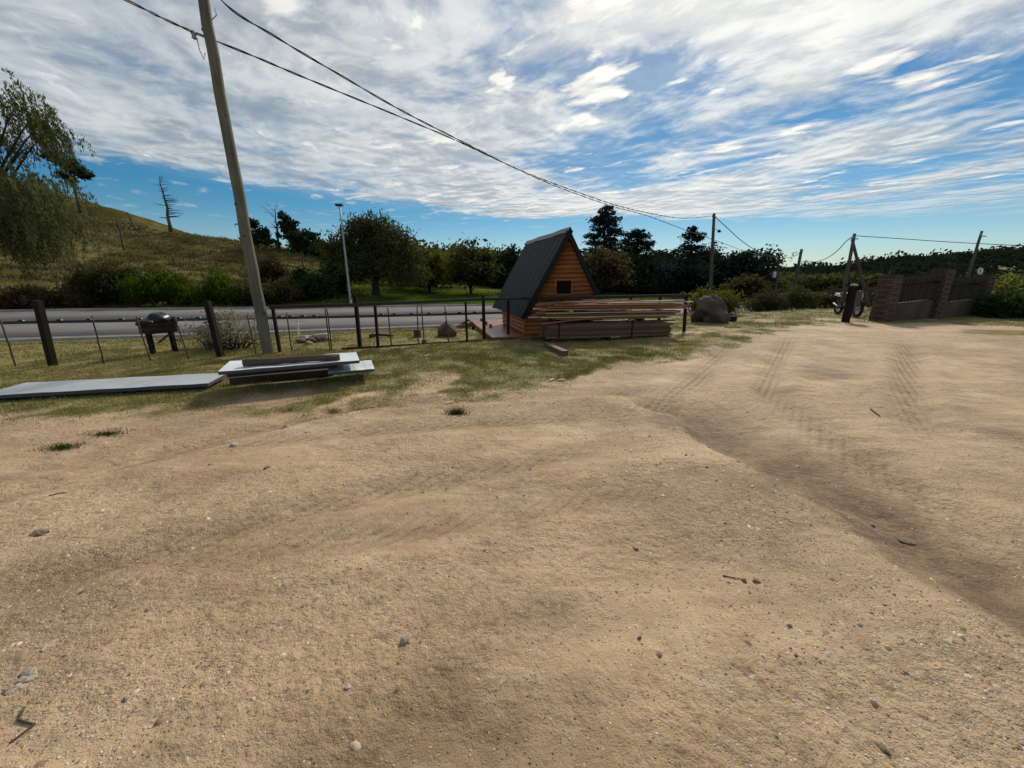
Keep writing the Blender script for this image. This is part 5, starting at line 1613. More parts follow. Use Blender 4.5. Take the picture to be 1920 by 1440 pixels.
# ================================================================== BRICK AND BOARD WALL
def board_wall():
    feet = [ground(1650, 602), ground(1749, 597), ground(1824, 591)]
    d = (feet[2] - feet[0]); d.z = 0; d.normalize()
    f0 = feet[0]; Ltot = Vector((feet[2].x - f0.x, feet[2].y - f0.y, 0)).length
    c = [f0.copy(), f0 + d * (Vector((feet[1].x - f0.x, feet[1].y - f0.y, 0)).length), f0 + d * Ltot]
    for p in c: p.z = H(p.x, p.y) - .02
    n = Vector((-d.y, d.x, 0))
    o = root('boundary_wall', c[0], 'low wall of three brick pillars with weathered vertical boards above a rendered base', 'wall')
    hts = [1.52, 1.73, 1.55]; W = .46
    bl, bh, bd, j = .212, .066, .105, .019
    brick_src = None
    pr = random.Random(4)
    for pc, hh in zip(c, hts):
        mb = MB(); mb.box(pc + Vector((0, 0, hh / 2)), (W - .02, W - .02, hh), ax=(d, n, Vector((0, 0, 1))))
        pl = part('pillar', mb, M['mortar'], o)
        rows = int(hh / (bh + j))
        for r_ in range(rows):
            z = r_ * (bh + j) + bh / 2 + j * .5
            # a ring of bricks: two stretchers and the ends of two on each course, turned on alternate courses
            for s in (-1, 1):
                for t in (-1, 1):
                    if r_ % 2: X_, Y_, off = d, n, d * t * (W / 4) + n * s * (W / 2 - bd / 2 + .004)
                    else: X_, Y_, off = n, d, n * t * (W / 4) + d * s * (W / 2 - bd / 2 + .004)
                    if brick_src is None:
                        m2 = MB(); m2.box((0, 0, 0), (bl + .005, bd, bh)); brick_src = m2.mesh('brick', M['brick'])
                    bo = link('brick', brick_src)
                    mw = Matrix((X_, Vector((0, 0, 1)).cross(X_), Vector((0, 0, 1)))).transposed().to_4x4()
                    mw.translation = pc + off + Vector((0, 0, z)) + (n * s if r_ % 2 else d * s) * pr.uniform(-.002, .006)
                    place(bo, pl, mw @ Matrix.Rotation(pr.uniform(-.012, .012), 4, 'Z'))
        mb = MB(); mb.box(pc + Vector((0, 0, hh + .008)), (W - .01, W - .01, .03), ax=(d, n, Vector((0, 0, 1)))); part('pillar_cap', mb, M['render'], o)
    for (pa, pb_), hh, rise in zip(((c[0], c[1]), (c[1], c[2])), (1.49, 1.42), (.13, .11)):
        a = pa + d * (W / 2 + .01); b_ = pb_ - d * (W / 2 + .01); Ls = (b_ - a).length
        mid = (a + b_) / 2
        pz = .58 * hh / 1.5
        mb = MB(); q8 = [a - n * .08, b_ - n * .08, b_ + n * .08, a + n * .08]; mb.hexa([q + Vector((0, 0, -.1)) for q in q8] + [q + Vector((0, 0, pz + (rise if k_ in (1, 2) else 0))) for k_, q in enumerate(q8)]); part('base_wall', mb, M['render'], o)
        k = 13; bw = Ls / k
        for (za, zb, offn) in ((pz + .035, hh * .765, -.03), (hh * .825, hh * .985, -.045)):
            for i in range(k):
                x = a + d * (bw * (i + .5)); x.z = pa.z + (pb_.z - pa.z + rise) * (i + .5) / k
                dz = pr.uniform(-.012, .015)
                plank('board', x + n * (offn + pr.uniform(-.005, .005)) + Vector((0, 0, za + dz * .5)), x + n * (offn + pr.uniform(-.004, .004)) + Vector((0, 0, zb + dz)), .022, bw - pr.uniform(.004, .014), M['wall_board_x'], o, up=n)
        for zr in (pz + .06, hh * .80, hh * .93):
            plank('rail', a + n * .02 + Vector((0, 0, zr)), b_ + n * .02 + Vector((0, 0, zr + rise)), .05, .07, M['post_dark_x'], o)
    # loose boards lying at its foot
    for lab, p0, p1 in (('pale short board lying at the foot of the board wall', (1700, 592.5), (1732, 591)), ('grey board lying flat against the first brick pillar', (1664, 600), (1698, 597))):
        a, b_ = ground(*p0), ground(*p1)
        t = plank('board', a + Vector((0, 0, .04)), b_ + Vector((0, 0, .04)), .14, .035, M['plank_grey'] if 'grey' in lab else M['plank_pale']); tag(t, lab, 'board')
M['wall_board_x'] = wood('wall_board_x', (.036, .030, .028), (.072, .060, .056), axis=0, fine=22, var=.14)
M['post_dark_x'] = wood('post_dark_x', (.010, .008, .006), (.028, .021, .016), axis=0, var=.25, spec=.15)
board_wall()

# ================================================================== THE YARD'S OBJECTS
def sheet_pile():
    # long lowest panel
    def panel(label, corners, z, th, nm='roof_panel', pm='panel'):
        P = [at_z(px, py, z) for px, py in corners]          # near-left, near-right, far-right, far-left
        X_ = (P[1] - P[0]).normalized(); Y_ = Vector((-X_.y, X_.x, 0)); c_ = sum(P, Vector()) / 4
        Ls = ((P[1] - P[0]).length + (P[2] - P[3]).length) / 2; Wd = abs(((P[3] + P[2]) / 2 - (P[0] + P[1]) / 2).dot(Y_))
        o = root(nm, c_ - Vector((0, 0, th)), label, 'panel', 'pale building panels lying on the grass', rz=math.atan2(X_.y, X_.x))
        mb = MB(); mb.box((0, 0, th * .45), (Ls - .012, Wd - .012, th * .86)); link('core', mb.mesh('core', M['panel_core']), o)
        mb = MB()
        n = 12
        for k in range(n):
            a0, a1 = -Ls / 2 + Ls * k / n, -Ls / 2 + Ls * (k + 1) / n
            za, zb = [th + .004 * math.sin(q * 1.9 + Ls) for q in (k, k + 1)]
            t_ = .010
            mb.hexa([(a0, -Wd / 2, za - t_), (a1, -Wd / 2, zb - t_), (a1, Wd / 2, zb - t_), (a0, Wd / 2, za - t_), (a0, -Wd / 2, za), (a1, -Wd / 2, zb), (a1, Wd / 2, zb), (a0, Wd / 2, za)])
        link('sheet', mb.mesh('sheet', M[pm]), o)
        for s in (-1, 1):
            mb = MB(); mb.box((0, s * (Wd / 2 + .003), th * .5), (Ls, .006, th * .8)); link('edge_trim', mb.mesh('edge_trim', M['panel_core']), o)
        return P, o
    panel('long bluish panel lying flat on the grass at the left edge', [(-30, 742), (415, 717), (402, 701), (45, 716)], .105, .055, pm='panel_grey')
    panel('whitish panel end sticking out at the right under the stacked beams', [(612, 699), (699, 691.5), (699, 674.5), (619, 681.5)], .21, .045)
    panel('top white panel of the stack lying across the dark beams', [(400, 697.5), (670, 675.5), (671, 659), (438, 677.5)], .385, .05)
    # beams that carry them
    def tim(label, a, b_, w, h, m_, nm='timber_beam'):
        tag(plank(nm, a, b_, w, h, m_), label, 'beam', 'dark timber beams in the panel stack')
    A = at_z(432, 713, .06); B = at_z(626, 696, .06)
    dy = Vector((-.21, .97, 0))
    tim('front lower dark beam under the stacked white panel', A + Vector((0, 0, -.0)), B, .13, .10, M['beam_dark'])
    tim('back lower dark beam under the stacked white panel', A + dy * .42, B + dy * .42, .13, .10, M['beam_dark'])
    A2 = at_z(425, 700, .275); B2 = at_z(632, 682, .275)
    tim('front upper dark beam carrying the top white panel', A2 + dy * .02, B2 + dy * .02, .11, .11, M['beam_dark'])
    tim('back upper dark beam carrying the top white panel', A2 + dy * .38, B2 + dy * .38, .12, .11, M['beam_dark'])
    a, b_ = at_z(456, 680.5, .44), at_z(637, 668.5, .44)
    o = root('timber_log', a, 'round dark log lying on top of the white panel', 'log')
    pole('log', a, b_, .052, .050, M['beam_round'], o, 12, .004)
    mb = MB(); e = (b_ - a).normalized(); mb.tube([a - e * .004, a], .040, 12); part('cut_end', mb, M['plank_grey'], o)
M['beam_round'] = wood('beam_round', (.045, .032, .025), (.115, .085, .065), axis=2, fine=30, var=.1)
sheet_pile()

def lumber():
    a, b_ = ground(1022, 643), ground(1262, 630)
    d = (b_ - a); d.z = 0; d.normalize(); n = Vector((-d.y, d.x, 0)); Ls = (b_ - a).length
    pr = random.Random(12)
    z0 = min(a.z, b_.z) + .02
    # three bearers on the ground
    bear = []
    for f in (.06, .5, .90):
        p = a + d * Ls * f; p.z = H(p.x, p.y) + .03
        tag(plank('bearer', p - n * .02, p + n * .62, .09, .08, M['beam_dark']), 'dark bearer under the strapped lumber bundle, ' + {.06: 'at its left end', .5: 'under its middle', .90: 'near its right end'}[f], 'bearer', 'bearers under the lumber stack')
    zb = z0 + .085
    o = root('lumber_bundle', a + d * Ls / 2, 'lower strapped bundle of grey brown sawn planks in front of the cabin', 'lumber bundle')
    rows, cols, ph, pw = 7, 4, .050, .138
    for r_ in range(rows):
        for c_ in range(cols):
            e0, e1 = pr.uniform(-.03, .10), pr.uniform(-.16, .05)
            if r_ == rows - 1: e1 -= .35
            z = zb + ph * (r_ + .5) + .004 * r_
            s = a + d * e0 + n * (pw * (c_ + .5) + pr.uniform(-.006, .006)); t = a + d * (Ls + e1) + n * (pw * (c_ + .5) + pr.uniform(-.006, .006))
            s.z = z; t.z = z
            plank('plank', s, t, pw - .006, ph - .003, M['plank_grey'], o, warp=.004, rng=pr)
    zt = zb + (ph + .004) * rows
    for f in (.10, .66):
        p = a + d * Ls * f
        mb = MB(); wd = pw * cols
        for (c0, sz) in ((p - n * .012 + Vector((0, 0, (zb + zt) / 2 - p.z)), (.035, .004, zt - zb + .02)), (p + n * (wd + .012) + Vector((0, 0, (zb + zt) / 2 - p.z)), (.035, .004, zt - zb + .02)), (p + n * wd / 2 + Vector((0, 0, zt + .006 - p.z)), (.035, wd + .03, .004))):
            mb.box(c0, sz, ax=(d, n, Vector((0, 0, 1))))
        part('strap', mb, M['black'], o)
    # bearers between the bundles
    for f, w in ((.12, 'left'), (.74, 'right')):
        p = a + d * Ls * f; p.z = zt + .045
        tag(plank('bearer', p - n * .03, p + n * .58, .07, .07, M['beam_dark']), 'dark spacer block between the lower and upper lumber, on the ' + w, 'bearer', 'bearers under the lumber stack')
    # loose upper stack
    z = zt + .082
    lay = [(.10, .02, 6, 'plank_red', .034), (-.06, .16, 6, 'plank_red', .034), (.02, .26, 6, 'plank_red', .034), (-.04, .30, 5, 'plank_red', .032), None, (-.10, .26, 5, 'plank_red', .034), (.06, .34, 5, 'plank_red', .032), (-.04, .30, 4, 'plank_red', .032)]
    G = 'loose planks of the upper lumber stack'
    layer_words = ['lowest', 'second', 'third', 'fourth', None, 'fifth', 'sixth', 'topmost']
    for li, it in enumerate(lay):
        if it is None:
            # pale stickers whose white ends poke out
            for f, w in ((.17, 'leftmost'), (.60, 'middle'), (.86, 'rightmost')):
                p = a + d * Ls * f; p.z = z + .016
                ds = (n + d * -.35).normalized()
                tag(plank('sticker', p - ds * .13, p + ds * .55, .045, .032, M['plank_pale']), w + ' of the pale spacer sticks poking out between the upper planks', 'spacer stick', 'pale spacer sticks in the lumber stack')
            z += .035
            continue
        e0, e1, cnt, mm, th = it
        for c_ in range(cnt):
            q0, q1 = e0 + pr.uniform(-.22, .28), e1 + pr.uniform(-.42, .10)
            yo = .10 * (c_ + .5) - .03 + pr.uniform(-.04, .03)
            s = a + d * q0 + n * (yo + pr.uniform(-.03, .03)); t = a + d * (Ls + q1) + n * (yo + pr.uniform(-.05, .05))
            s.z = z + th / 2 + pr.uniform(-.004, .010); t.z = z + th / 2 + pr.uniform(-.010, .006)
            mt = mm if pr.random() < .72 else pr.choice(('plank_pale', 'plank_grey'))
            tag(plank('plank', s, t, .094, th - .002, M[mt], warp=.010, rng=pr), '%s plank of the %s loose layer in the upper lumber stack' % (('front', 'second', 'third', 'fourth', 'fifth', 'sixth')[c_], layer_words[li]), 'plank', G)
        z += th + .004 + pr.uniform(.008, .018)
    # a few thrown on top, and two long ones reaching left
    def thrown(lab, p0, p1, off0, off1, zz, w, h, m_):
        s = a + d * p0 + n * off0; t = a + d * p1 + n * off1; s.z = zz[0]; t.z = zz[1]
        tag(plank('plank', s, t, w, h, M[m_], warp=.008, rng=pr), lab, 'plank', G)
    thrown('long thin plank on top of the lumber reaching out to the left', -.18, Ls - .5, .10, .16, (z + .012, z + .02), .09, .022, 'plank_red')
    thrown('pale plank on top of the lumber with its end beyond the fence post', .9, Ls + .52, .14, .10, (z + .014, z + .012), .085, .022, 'plank_pale')
    thrown('pale thin plank lying across the top right of the lumber', 1.5, Ls + .22, .28, .30, (z + .016, z + .018), .10, .024, 'plank_pale')
    thrown('reddish plank along the back of the top of the lumber', .2, Ls + .05, .40, .42, (z + .014, z + .014), .10, .026, 'plank_red')
    thrown('pale curled offcut strip lying on top of the lumber', 1.75, Ls + .05, .36, .20, (z + .044, z + .040), .06, .018, 'plank_pale')
    thrown('single plank sticking far out of the stack to the left before the cabin wall', -.42, 1.4, .12, .14, (zt + .150, zt + .155), .10, .022, 'plank_pale')
    thrown('reddish plank lying askew across the top of the lumber', .35, Ls - .55, .02, .44, (z + .05, z + .035), .09, .022, 'plank_red')
    thrown('grey plank lying askew near the right end on top of the lumber', 1.1, Ls + .30, .46, .08, (z + .062, z + .03), .10, .022, 'plank_grey')
    thrown('short reddish plank propped low against the left end of the lumber', -.12, 1.1, -.04, .03, (zt + .01, zt + .11), .09, .024, 'plank_red')
    thrown('dark plank between the bundles sticking out to the right', 1.4, Ls + .02, .12, .05, (zt + .016, zt + .018), .11, .026, 'beam_dark')
    # offcuts and rags at the left end
    for k, (px, py, sx) in enumerate(((1008, 632, .5), (996, 636, .35), (1012, 640, .42), (985, 640, .3))):
        g_ = ground(px, py); an = (.4, -.3, .1, .6)[k]
        v_ = Vector((math.cos(an), math.sin(an), 0)) * sx / 2
        tag(plank('offcut', g_ - v_ + Vector((0, 0, .04 + .01 * k)), g_ + v_ + Vector((0, 0, .05 + .012 * k)), .09, .05, M['plank_grey'] if k % 2 else M['beam_dark']),
            ('topmost dark', 'small grey', 'long dark', 'outermost grey')[k] + ' offcut lying at the left end of the lumber stack', 'offcut', 'offcuts at the left end of the lumber')
    p0, p1 = ground(1024, 650), ground(1060, 667)
    t = plank('timber_beam', p0 + Vector((0, 0, .055)), p1 + Vector((0, 0, .055)), .14, .10, M['plank_grey'], warp=.008, rng=pr)
    tag(t, 'short thick beam lying alone on the grass in front of the lumber stack', 'beam')
lumber()

def boulder(lab, px, y0, y1, wpx, seed, m_='rock', dpt=.8, jit=.55, flat=.92):
    g = ground(px, y0)
    h = (EYE + ray(px, y1).z / ray(px, y1).y * (g.y + .1)) - g.z
    w = wpx / FPX * g.y * .97
    mb = MB(); mb.ball((0, 0, h * .36), (w / 2 * 1.08, w / 2 * dpt, h * .60), 44, 28, jit, seed)
    # a few chipped facets
    pr = random.Random(seed)
    vs = [Vector(v) for v in mb.v]
    for _ in range(9):
        dn = Vector((pr.uniform(-1, 1), pr.uniform(-1, 1), pr.uniform(-.2, 1))).normalized()
        lim = max(v.dot(dn) for v in vs) * pr.uniform(.80, .95)
        for v in vs:
            e = v.dot(dn) - lim
            if e > 0: v -= dn * e * .85
    va = np.array([tuple(v) for v in vs]); kk = (fbm(va[:, 0] * 9 / w + va[:, 2] * 5 / w, va[:, 1] * 9 / w - va[:, 2] * 6 / w, 4, seed + 3) - .5)
    vs = [v * (1 + .16 * float(q)) for v, q in zip(vs, kk)]
    mb.v = [tuple(v) for v in vs]
    o = link('boulder', mb.mesh('boulder', M[m_])); o.location = (g.x, g.y + w * .2, g.z - .03)
    return tag(o, lab, 'boulder')
boulder('big weathered brown boulder in front of the yellow green bush at the right', 1336, 605, 556, 66, 3)
boulder('round grey boulder behind the fence left of the deck steps', 839, 631, 601, 38, 8, jit=.18, dpt=.95)

def dark_board_box():
    """the dark box on two legs behind the wire fence with a black wrapped bundle on it"""
    p0, p1 = ground(288, 665), ground(329, 659)
    d = (p1 - p0); d.z = 0; d.normalize(); n = Vector((-d.y, d.x, 0))
    o = root('box_stand', p0, 'dark wooden box on two square legs behind the wire fence', 'box on legs')
    zb = max(p0.z, p1.z)
    tz = lambda py: EYE + ray(300, py).z / ray(300, py).y * p0.y
    zlo, zhi = tz(626), tz(606)
    for p in (p0, p1):
        plank('leg', Vector((p.x, p.y, H(p.x, p.y) - .15)), Vector((p.x, p.y, zlo + .02)), .075, .075, M['post_dark'], o, up=Vector((0, 1, 0)))
    A = at_y(266, 616, p0.y); B = at_y(326, 614, p1.y); mid = (A + B) / 2; Lb = (B - A).length
    nb = 3; hh = (zhi - zlo) / nb
    for s in (-1, 1):
        for k in range(nb):
            q = mid + n * s * .17; q.z = zlo + hh * (k + .5)
            plank('side_board', q - d * Lb / 2, q + d * Lb / 2, .025, hh - .006, M['post_dark_x'], o)
    for s in (-1, 1):
        q = mid + d * s * (Lb / 2 - .03)
        plank('end_board', Vector((q.x, q.y, (zlo + zhi) / 2)) - n * .153, Vector((q.x, q.y, (zlo + zhi) / 2)) + n * .153, .025, zhi - zlo - .01, M['post_dark_x'], o)
    q = Vector((mid.x, mid.y, zlo + .02)); plank('bottom_board', q - d * (Lb / 2 - .06), q + d * (Lb / 2 - .06), .30, .025, M['post_dark_x'], o)
    q0 = Vector((p1.x, p1.y, zlo - .02)) - n * .02; q1 = Vector((p1.x - d.x * .32, p1.y - d.y * .32, zlo - .20)) - n * .1
    plank('brace', q0, q1, .03, .03, M['rod'], o)
    b_ = root('wrapped_bundle', Vector((mid.x, mid.y, zhi - .05)), 'rounded glossy black wrapped bundle sitting on the dark box', 'bundle', rz=math.atan2(d.y, d.x))
    mb = MB(); mb.ball((.06, 0, .09), (.22, .17, .155), 18, 12, .25, 4); link('bundle', mb.mesh('bundle', M['gloss_black']), b_)
    mb = MB(); mb.ball((-.19, 0, .05), (.16, .16, .09), 14, 10, .25, 9); link('fold', mb.mesh('fold', M['gloss_black']), b_)
    mb = MB(); mb.ball((.28, -.02, .06), (.07, .12, .09), 10, 8, .25, 5); link('knot', mb.mesh('knot', M['gloss_black']), b_)
M['gloss_black'] = plain('gloss_black', (.012, .014, .017), rough=.35, var=.3, spec=.3)
dark_board_box()

def stump(lab, px, y0, y1, w, mm='bark', Y=None):
    g = ground(px, y0); h = EYE + ray(px, y1).z / ray(px, y1).y * g.y - g.z
    r_ = w / FPX * g.y / 2
    o = root('tree_stump', g, lab, 'stump')
    mb = MB(); mb.lathe((0, 0, -.05), [(r_ * 1.25, 0), (r_ * 1.02, .1), (r_ * .95, h * .6), (r_ * 1.0, h + .05)], 11); link('stump', mb.mesh('stump', M[mm]), o)
    mb = MB(); mb.lathe((0, 0, h), [(r_ * .9, 0), (r_ * .88, .006)], 11); link('cut_face', mb.mesh('cut_face', M['plank_grey']), o)
    return o
stump('dark cut stump at the left foot of the white leaved shrub', 396, 656, 640, 16)
stump('short dark stump behind the fence uprights left of the round boulder', 783, 632, 618, 14)
stump('low dark stub touching the fence uprights in front of the short stump', 796, 643, 637, 9)

# fallen log and rubble on the verge
p, q = ground(692, 634), ground(738, 632)
o = root('fallen_branch', p, 'thin fallen branch lying on the verge grass behind the fence', 'branch')
mb = MB(); mb.tube([p + Vector((0, 0, .05)), p.lerp(q, .4) + Vector((0, .03, .08)), q + Vector((0, 0, .04))], [.05, .045, .025], 7); part('limb', mb, M['bark'], o)
mb = MB(); mb.tube([p.lerp(q, .45) + Vector((0, .0, .07)), p.lerp(q, .7) + Vector((.05, -.25, .10))], [.028, .012], 5); part('side_branch', mb, M['bark'], o)
mb = MB(); mb.tube([p.lerp(q, .15) + Vector((0, .0, .07)), p.lerp(q, .05) + Vector((0, .2, .16))], [.022, .010], 5); part('side_branch', mb, M['bark'], o)

rub = [((566, 643), .10, 'brick'), ((575, 639), .13, 'pale_rock'), ((584, 642), .11, 'rock'), ((591, 638.5), .13, 'pale_rock'), ((599, 640), .10, 'rock'), ((606, 638), .14, 'pale_rock'), ((614, 638), .10, 'pale_rock'), ((580, 645), .07, 'pale_rock')]
for k, (pp, r_, mm) in enumerate(rub):
    g = ground(*pp); mb = MB(); mb.ball((0, 0, r_ * .45), (r_ * 1.25, r_, r_ * .7), 9, 6, .7, 40 + k)
    o = link('rubble_stone', mb.mesh('rubble_stone', M[mm])); o.location = g
    tag(o, ('reddish', 'pale pointed', 'dark', 'tall pale', 'small dark', 'largest pale', 'rightmost pale', 'front pale')[k] + ' stone in the rubble heap on the verge behind the fence', 'stone', 'rubble heap stones')
g = ground(560, 632); tpx = up_to(g, 558, 603)
o = root('marker_post', g, 'thin white marker post on the verge behind the rubble heap', 'marker post'); pole('shaft', g - Vector((0, 0, .1)), tpx, .028, .026, M['white_paint'], o, 6)
mb = MB(); mb.lathe(tpx + Vector((0, 0, -.002)), [(.03, 0), (.03, .02), (.01, .035)], 6); part('cap', mb, M['galv'], o)

# barriers and a red post across the road, seen over the lumber
for px, w, lab in ((1140, 24, 'left'), (1157, 22, 'right')):
    Yb = 27.5; q = at_y(px, 575, Yb); gz_ = max(H(q.x, Yb), ROAD_Z + .0); L_ = w / 2 / FPX * Yb
    o = root('road_barrier', (q.x, Yb, ROAD_Z), lab + ' one of two low white concrete barriers beyond the lumber', 'barrier', 'white barriers beyond the lumber')
    zt = at_y(px, 569.5, Yb).z - ROAD_Z
    mb = MB(); mb.hexa([(-L_, -.25, 0), (L_, -.25, 0), (L_, .25, 0), (-L_, .25, 0), (-L_ * .98, -.09, zt), (L_ * .98, -.09, zt), (L_ * .98, .09, zt), (-L_ * .98, .09, zt)]); link('block', mb.mesh('block', M['white_paint']), o)
    mb = MB(); mb.box((0, 0, zt + .012), (L_ * 1.9, .16, .025)); link('top_cap', mb.mesh('top_cap', M['concrete']), o)
q = at_y(1169, 575, 27); o = root('traffic_cone', (q.x, 27, ROAD_Z), 'red traffic post with a white band beyond the lumber stack', 'traffic post')
zt = at_y(1169, 557, 27).z - ROAD_Z
M['red'] = plain('red', (.42, .03, .025), rough=.5)
mb = MB(); mb.lathe((0, 0, 0), [(.30, 0), (.30, .05), (.2, .06), (.17, zt * .5), (.1, zt), (.03, zt + .02)], 12); link('body', mb.mesh('body', M['red']), o)
mb = MB(); mb.lathe((0, 0, zt * .62), [(.158, 0), (.145, .18)], 12); link('band', mb.mesh('band', M['white_paint']), o)

g = ground(1367, 602)
o = root('crate', g, 'small black crate on the grass at the right foot of the big boulder', 'crate'); mb = MB()
for dx, dy, sx, sy in ((0, -.13, .36, .02), (0, .13, .36, .02), (-.17, 0, .02, .24), (.17, 0, .02, .24)): mb.box((dx, dy, .09), (sx, sy, .16))
link('wall', mb.mesh('wall', M['black']), o); mb = MB(); mb.box((0, 0, .015), (.32, .24, .02)); link('bottom', mb.mesh('bottom', M['black']), o)

# ------------------------------------------------------------------ the gate post and the motorcycle
def gate_post():
    p = ground(1585, 604); q = up_to(p, 1600, 536)
    o = root('gate_post', p, 'thick dark timber post with a pale cap standing before the motorcycle', 'post')
    plank('post', p - Vector((0, 0, .2)), q, .16, .16, M['post_dark'], o, up=Vector((0, 1, 0)))
    mb = MB(); mb.lathe(q + Vector((.015, -.01, -.005)), [(.105, 0), (.11, .03), (.08, .06), (.02, .075)], 12); part('cap', mb, M['concrete'], o)
    c_ = p.lerp(q, .66)
    mb = MB(); mb.box(c_ + Vector((.18, -.02, .02)), (.20, .14, .46)); part('meter_box', mb, M['render'], o)
    mb = MB(); mb.beam(p.lerp(q, .55) + Vector((-.16, .11, 0)), p.lerp(q, .92) + Vector((-.14, .11, 0)), .10, .05, Vector((0, 1, 0))); part('side_slat', mb, M['render'], o)
gate_post()
def motorcycle():
    g = ground(1590, 597); Y_ = g.y + 1.15
    c_ = at_y(1590, 575, Y_); gx = c_.x; gz_ = H(gx, Y_)
    rz = R(-104)            # front wheel towards the yard, turned a little left
    o = root('motorcycle', (gx, Y_, gz_), 'parked motorcycle with white tank and black fairings behind the dark gate post', 'motorcycle', rz=rz)
    # local +x points to the front
    def P(name, mb, m_, rt=None): return link(name, mb.mesh(name, m_), rt or o)
    for x, r_ in ((.66, .31), (-.62, .30)):
        mb = MB(); mb.torus((x, 0, r_), r_ - .05, .055, (0, 1, 0), 24, 8); w = P('wheel', mb, M['rubber'])
        mb = MB(); mb.torus((x, 0, r_), r_ - .10, .016, (0, 1, 0), 24, 6)
        for k in range(8):
            a = math.pi * 2 * k / 8; mb.tube([(x, 0, r_), (x + math.cos(a) * (r_ - .1), 0, r_ + math.sin(a) * (r_ - .1))], .007, 4)
        mb.tube([(x, -.08, r_), (x, .08, r_)], .035, 8); P('rim', mb, M['galv'], w)
    mb = MB()
    for s in (-1, 1): mb.tube([(.66, s * .09, .31), (.52, s * .09, .66), (.42, s * .08, .92)], [.022, .026, .026], 7)
    P('fork', mb, M['galv'])
    mb = MB(); mb.tube([(.42, 0, .86), (.18, 0, .62), (.10, 0, .32), (-.20, 0, .30), (-.35, 0, .56), (.0, 0, .72), (.40, 0, .84)], .024, 6); mb.tube([(-.35, 0, .56), (-.80, 0, .72)], .02, 6)
    for s in (-1, 1): mb.tube([(-.2, s * .07, .32), (-.62, s * .09, .30)], .022, 6)
    P('frame', mb, M['black'])
    mb = MB(); mb.ball((.0, 0, .42), (.20, .15, .15), 12, 8); mb.ball((.12, 0, .54), (.10, .10, .14), 10, 8); P('engine', mb, M['grey_steel'])
    mb = MB(); mb.ball((.16, 0, .84), (.27, .15, .13), 16, 10); P('tank', mb, M['white_gloss'])
    for s in (-1, 1):
        mb = MB(); mb.ball((.36, s * .13, .74), (.20, .05, .16), 12, 8); P('fairing', mb, M['white_gloss'])
    mb = MB(); mb.ball((-.32, 0, .82), (.36, .13, .065), 16, 8); P('seat', mb, M['black'])
    mb = MB(); mb.hexa([(-.95, -.09, .74), (-.50, -.11, .70), (-.50, .11, .70), (-.95, .09, .74), (-.98, -.06, .84), (-.50, -.09, .80), (-.50, .09, .80), (-.98, .06, .84)]); P('tail', mb, M['white_gloss'])
    mb = MB(); mb.lathe((.50, 0, .88), [(.10, 0), (.11, .05), (.09, .10), (.03, .12)], 14, Vector((1, 0, .05))); P('headlight', mb, M['white_gloss'])
    mb = MB(); mb.hexa([(.52, -.10, .98), (.56, -.06, .97), (.56, .06, .97), (.52, .10, .98), (.42, -.09, 1.18), (.44, -.05, 1.18), (.44, .05, 1.18), (.42, .09, 1.18)]); P('windscreen', mb, M['glass'])
    mb = MB(); mb.tube([(.30, -.36, 1.00), (.38, -.18, 1.03), (.42, 0, .98), (.38, .18, 1.03), (.30, .36, 1.00)], .014, 6); P('handlebar', mb, M['black'])
    for s in (-1, 1):
        mb = MB(); mb.tube([(.36, s * .24, 1.02), (.38, s * .32, 1.18)], .008, 5); mb.ball((.38, s * .34, 1.21), (.02, .08, .05), 10, 6); P('mirror', mb, M['black'])
    mb = MB()
    for k in range(7):
        a0, a1 = math.pi * (.15 + .6 * k / 7), math.pi * (.15 + .6 * (k + 1) / 7)
        mb.hexa([(.66 + math.cos(a) * rr, y_, .31 + math.sin(a) * rr) for rr in (.335, .345) for a, y_ in ((a0, -.07), (a0, .07), (a1, .07), (a1, -.07))])
    P('mudguard', mb, M['black'])
    mb = MB(); mb.tube([(-.05, -.13, .30), (-.40, -.15, .30), (-.75, -.16, .42)], [.03, .045, .05], 8); P('exhaust', mb, M['black'])
    mb = MB(); mb.tube([(-.05, .10, .28), (-.12, .26, .01)], .012, 5); P('side_stand', mb, M['black'])
M['white_gloss'] = plain('white_gloss', (.62, .63, .64), rough=.3, var=.1)
motorcycle()

# ------------------------------------------------------------------ tufts, stones, sticks on the bare yard
def tuft(lab, px, py, wpx, hh, n=420, seed=0, mm='blade'):
    g = ground(px, py); w = wpx / FPX * (g - Vector((0, 0, EYE))).length / 2
    rng = np.random.default_rng(seed + 500)
    a = rng.uniform(0, 2 * math.pi, n); r_ = np.abs(rng.normal(size=n)) * .52 * (1 + .4 * np.sin(a * 3 + seed) * np.cos(a * 2 + 1.3 * seed))
    r_ = np.minimum(r_, .95 + .1 * rng.uniform(0, 1, n))
    x = g.x + np.cos(a) * r_ * w; y = g.y + np.sin(a) * r_ * w * .55
    o = blades('grass_tuft', np.stack([x, y, height(x, y)], 1), hh, .006, M[mm], lab, 'grass tuft', 1.3, rng)
    del o['kind']; o['group'] = 'grass tufts on the bare yard'
tuft('flat dark green grass tuft on the bare dirt at the far left', 118, 840, 58, .032, 700, 1, 'tuft_blade')
tuft('wider flat grass tuft just right of the far left tuft', 202, 814, 64, .030, 600, 2, 'tuft_blade')
tuft('bushy grey green weed tuft at the edge of the lawn in the middle', 858, 776, 46, .085, 420, 3, 'tuft_blade')
tuft('sparse low weed tuft left of the bushy middle tuft', 625, 772, 40, .05, 240, 4)
tuft('small green weed beside the pale lawn edge on the left', 545, 768, 40, .05, 240, 5)
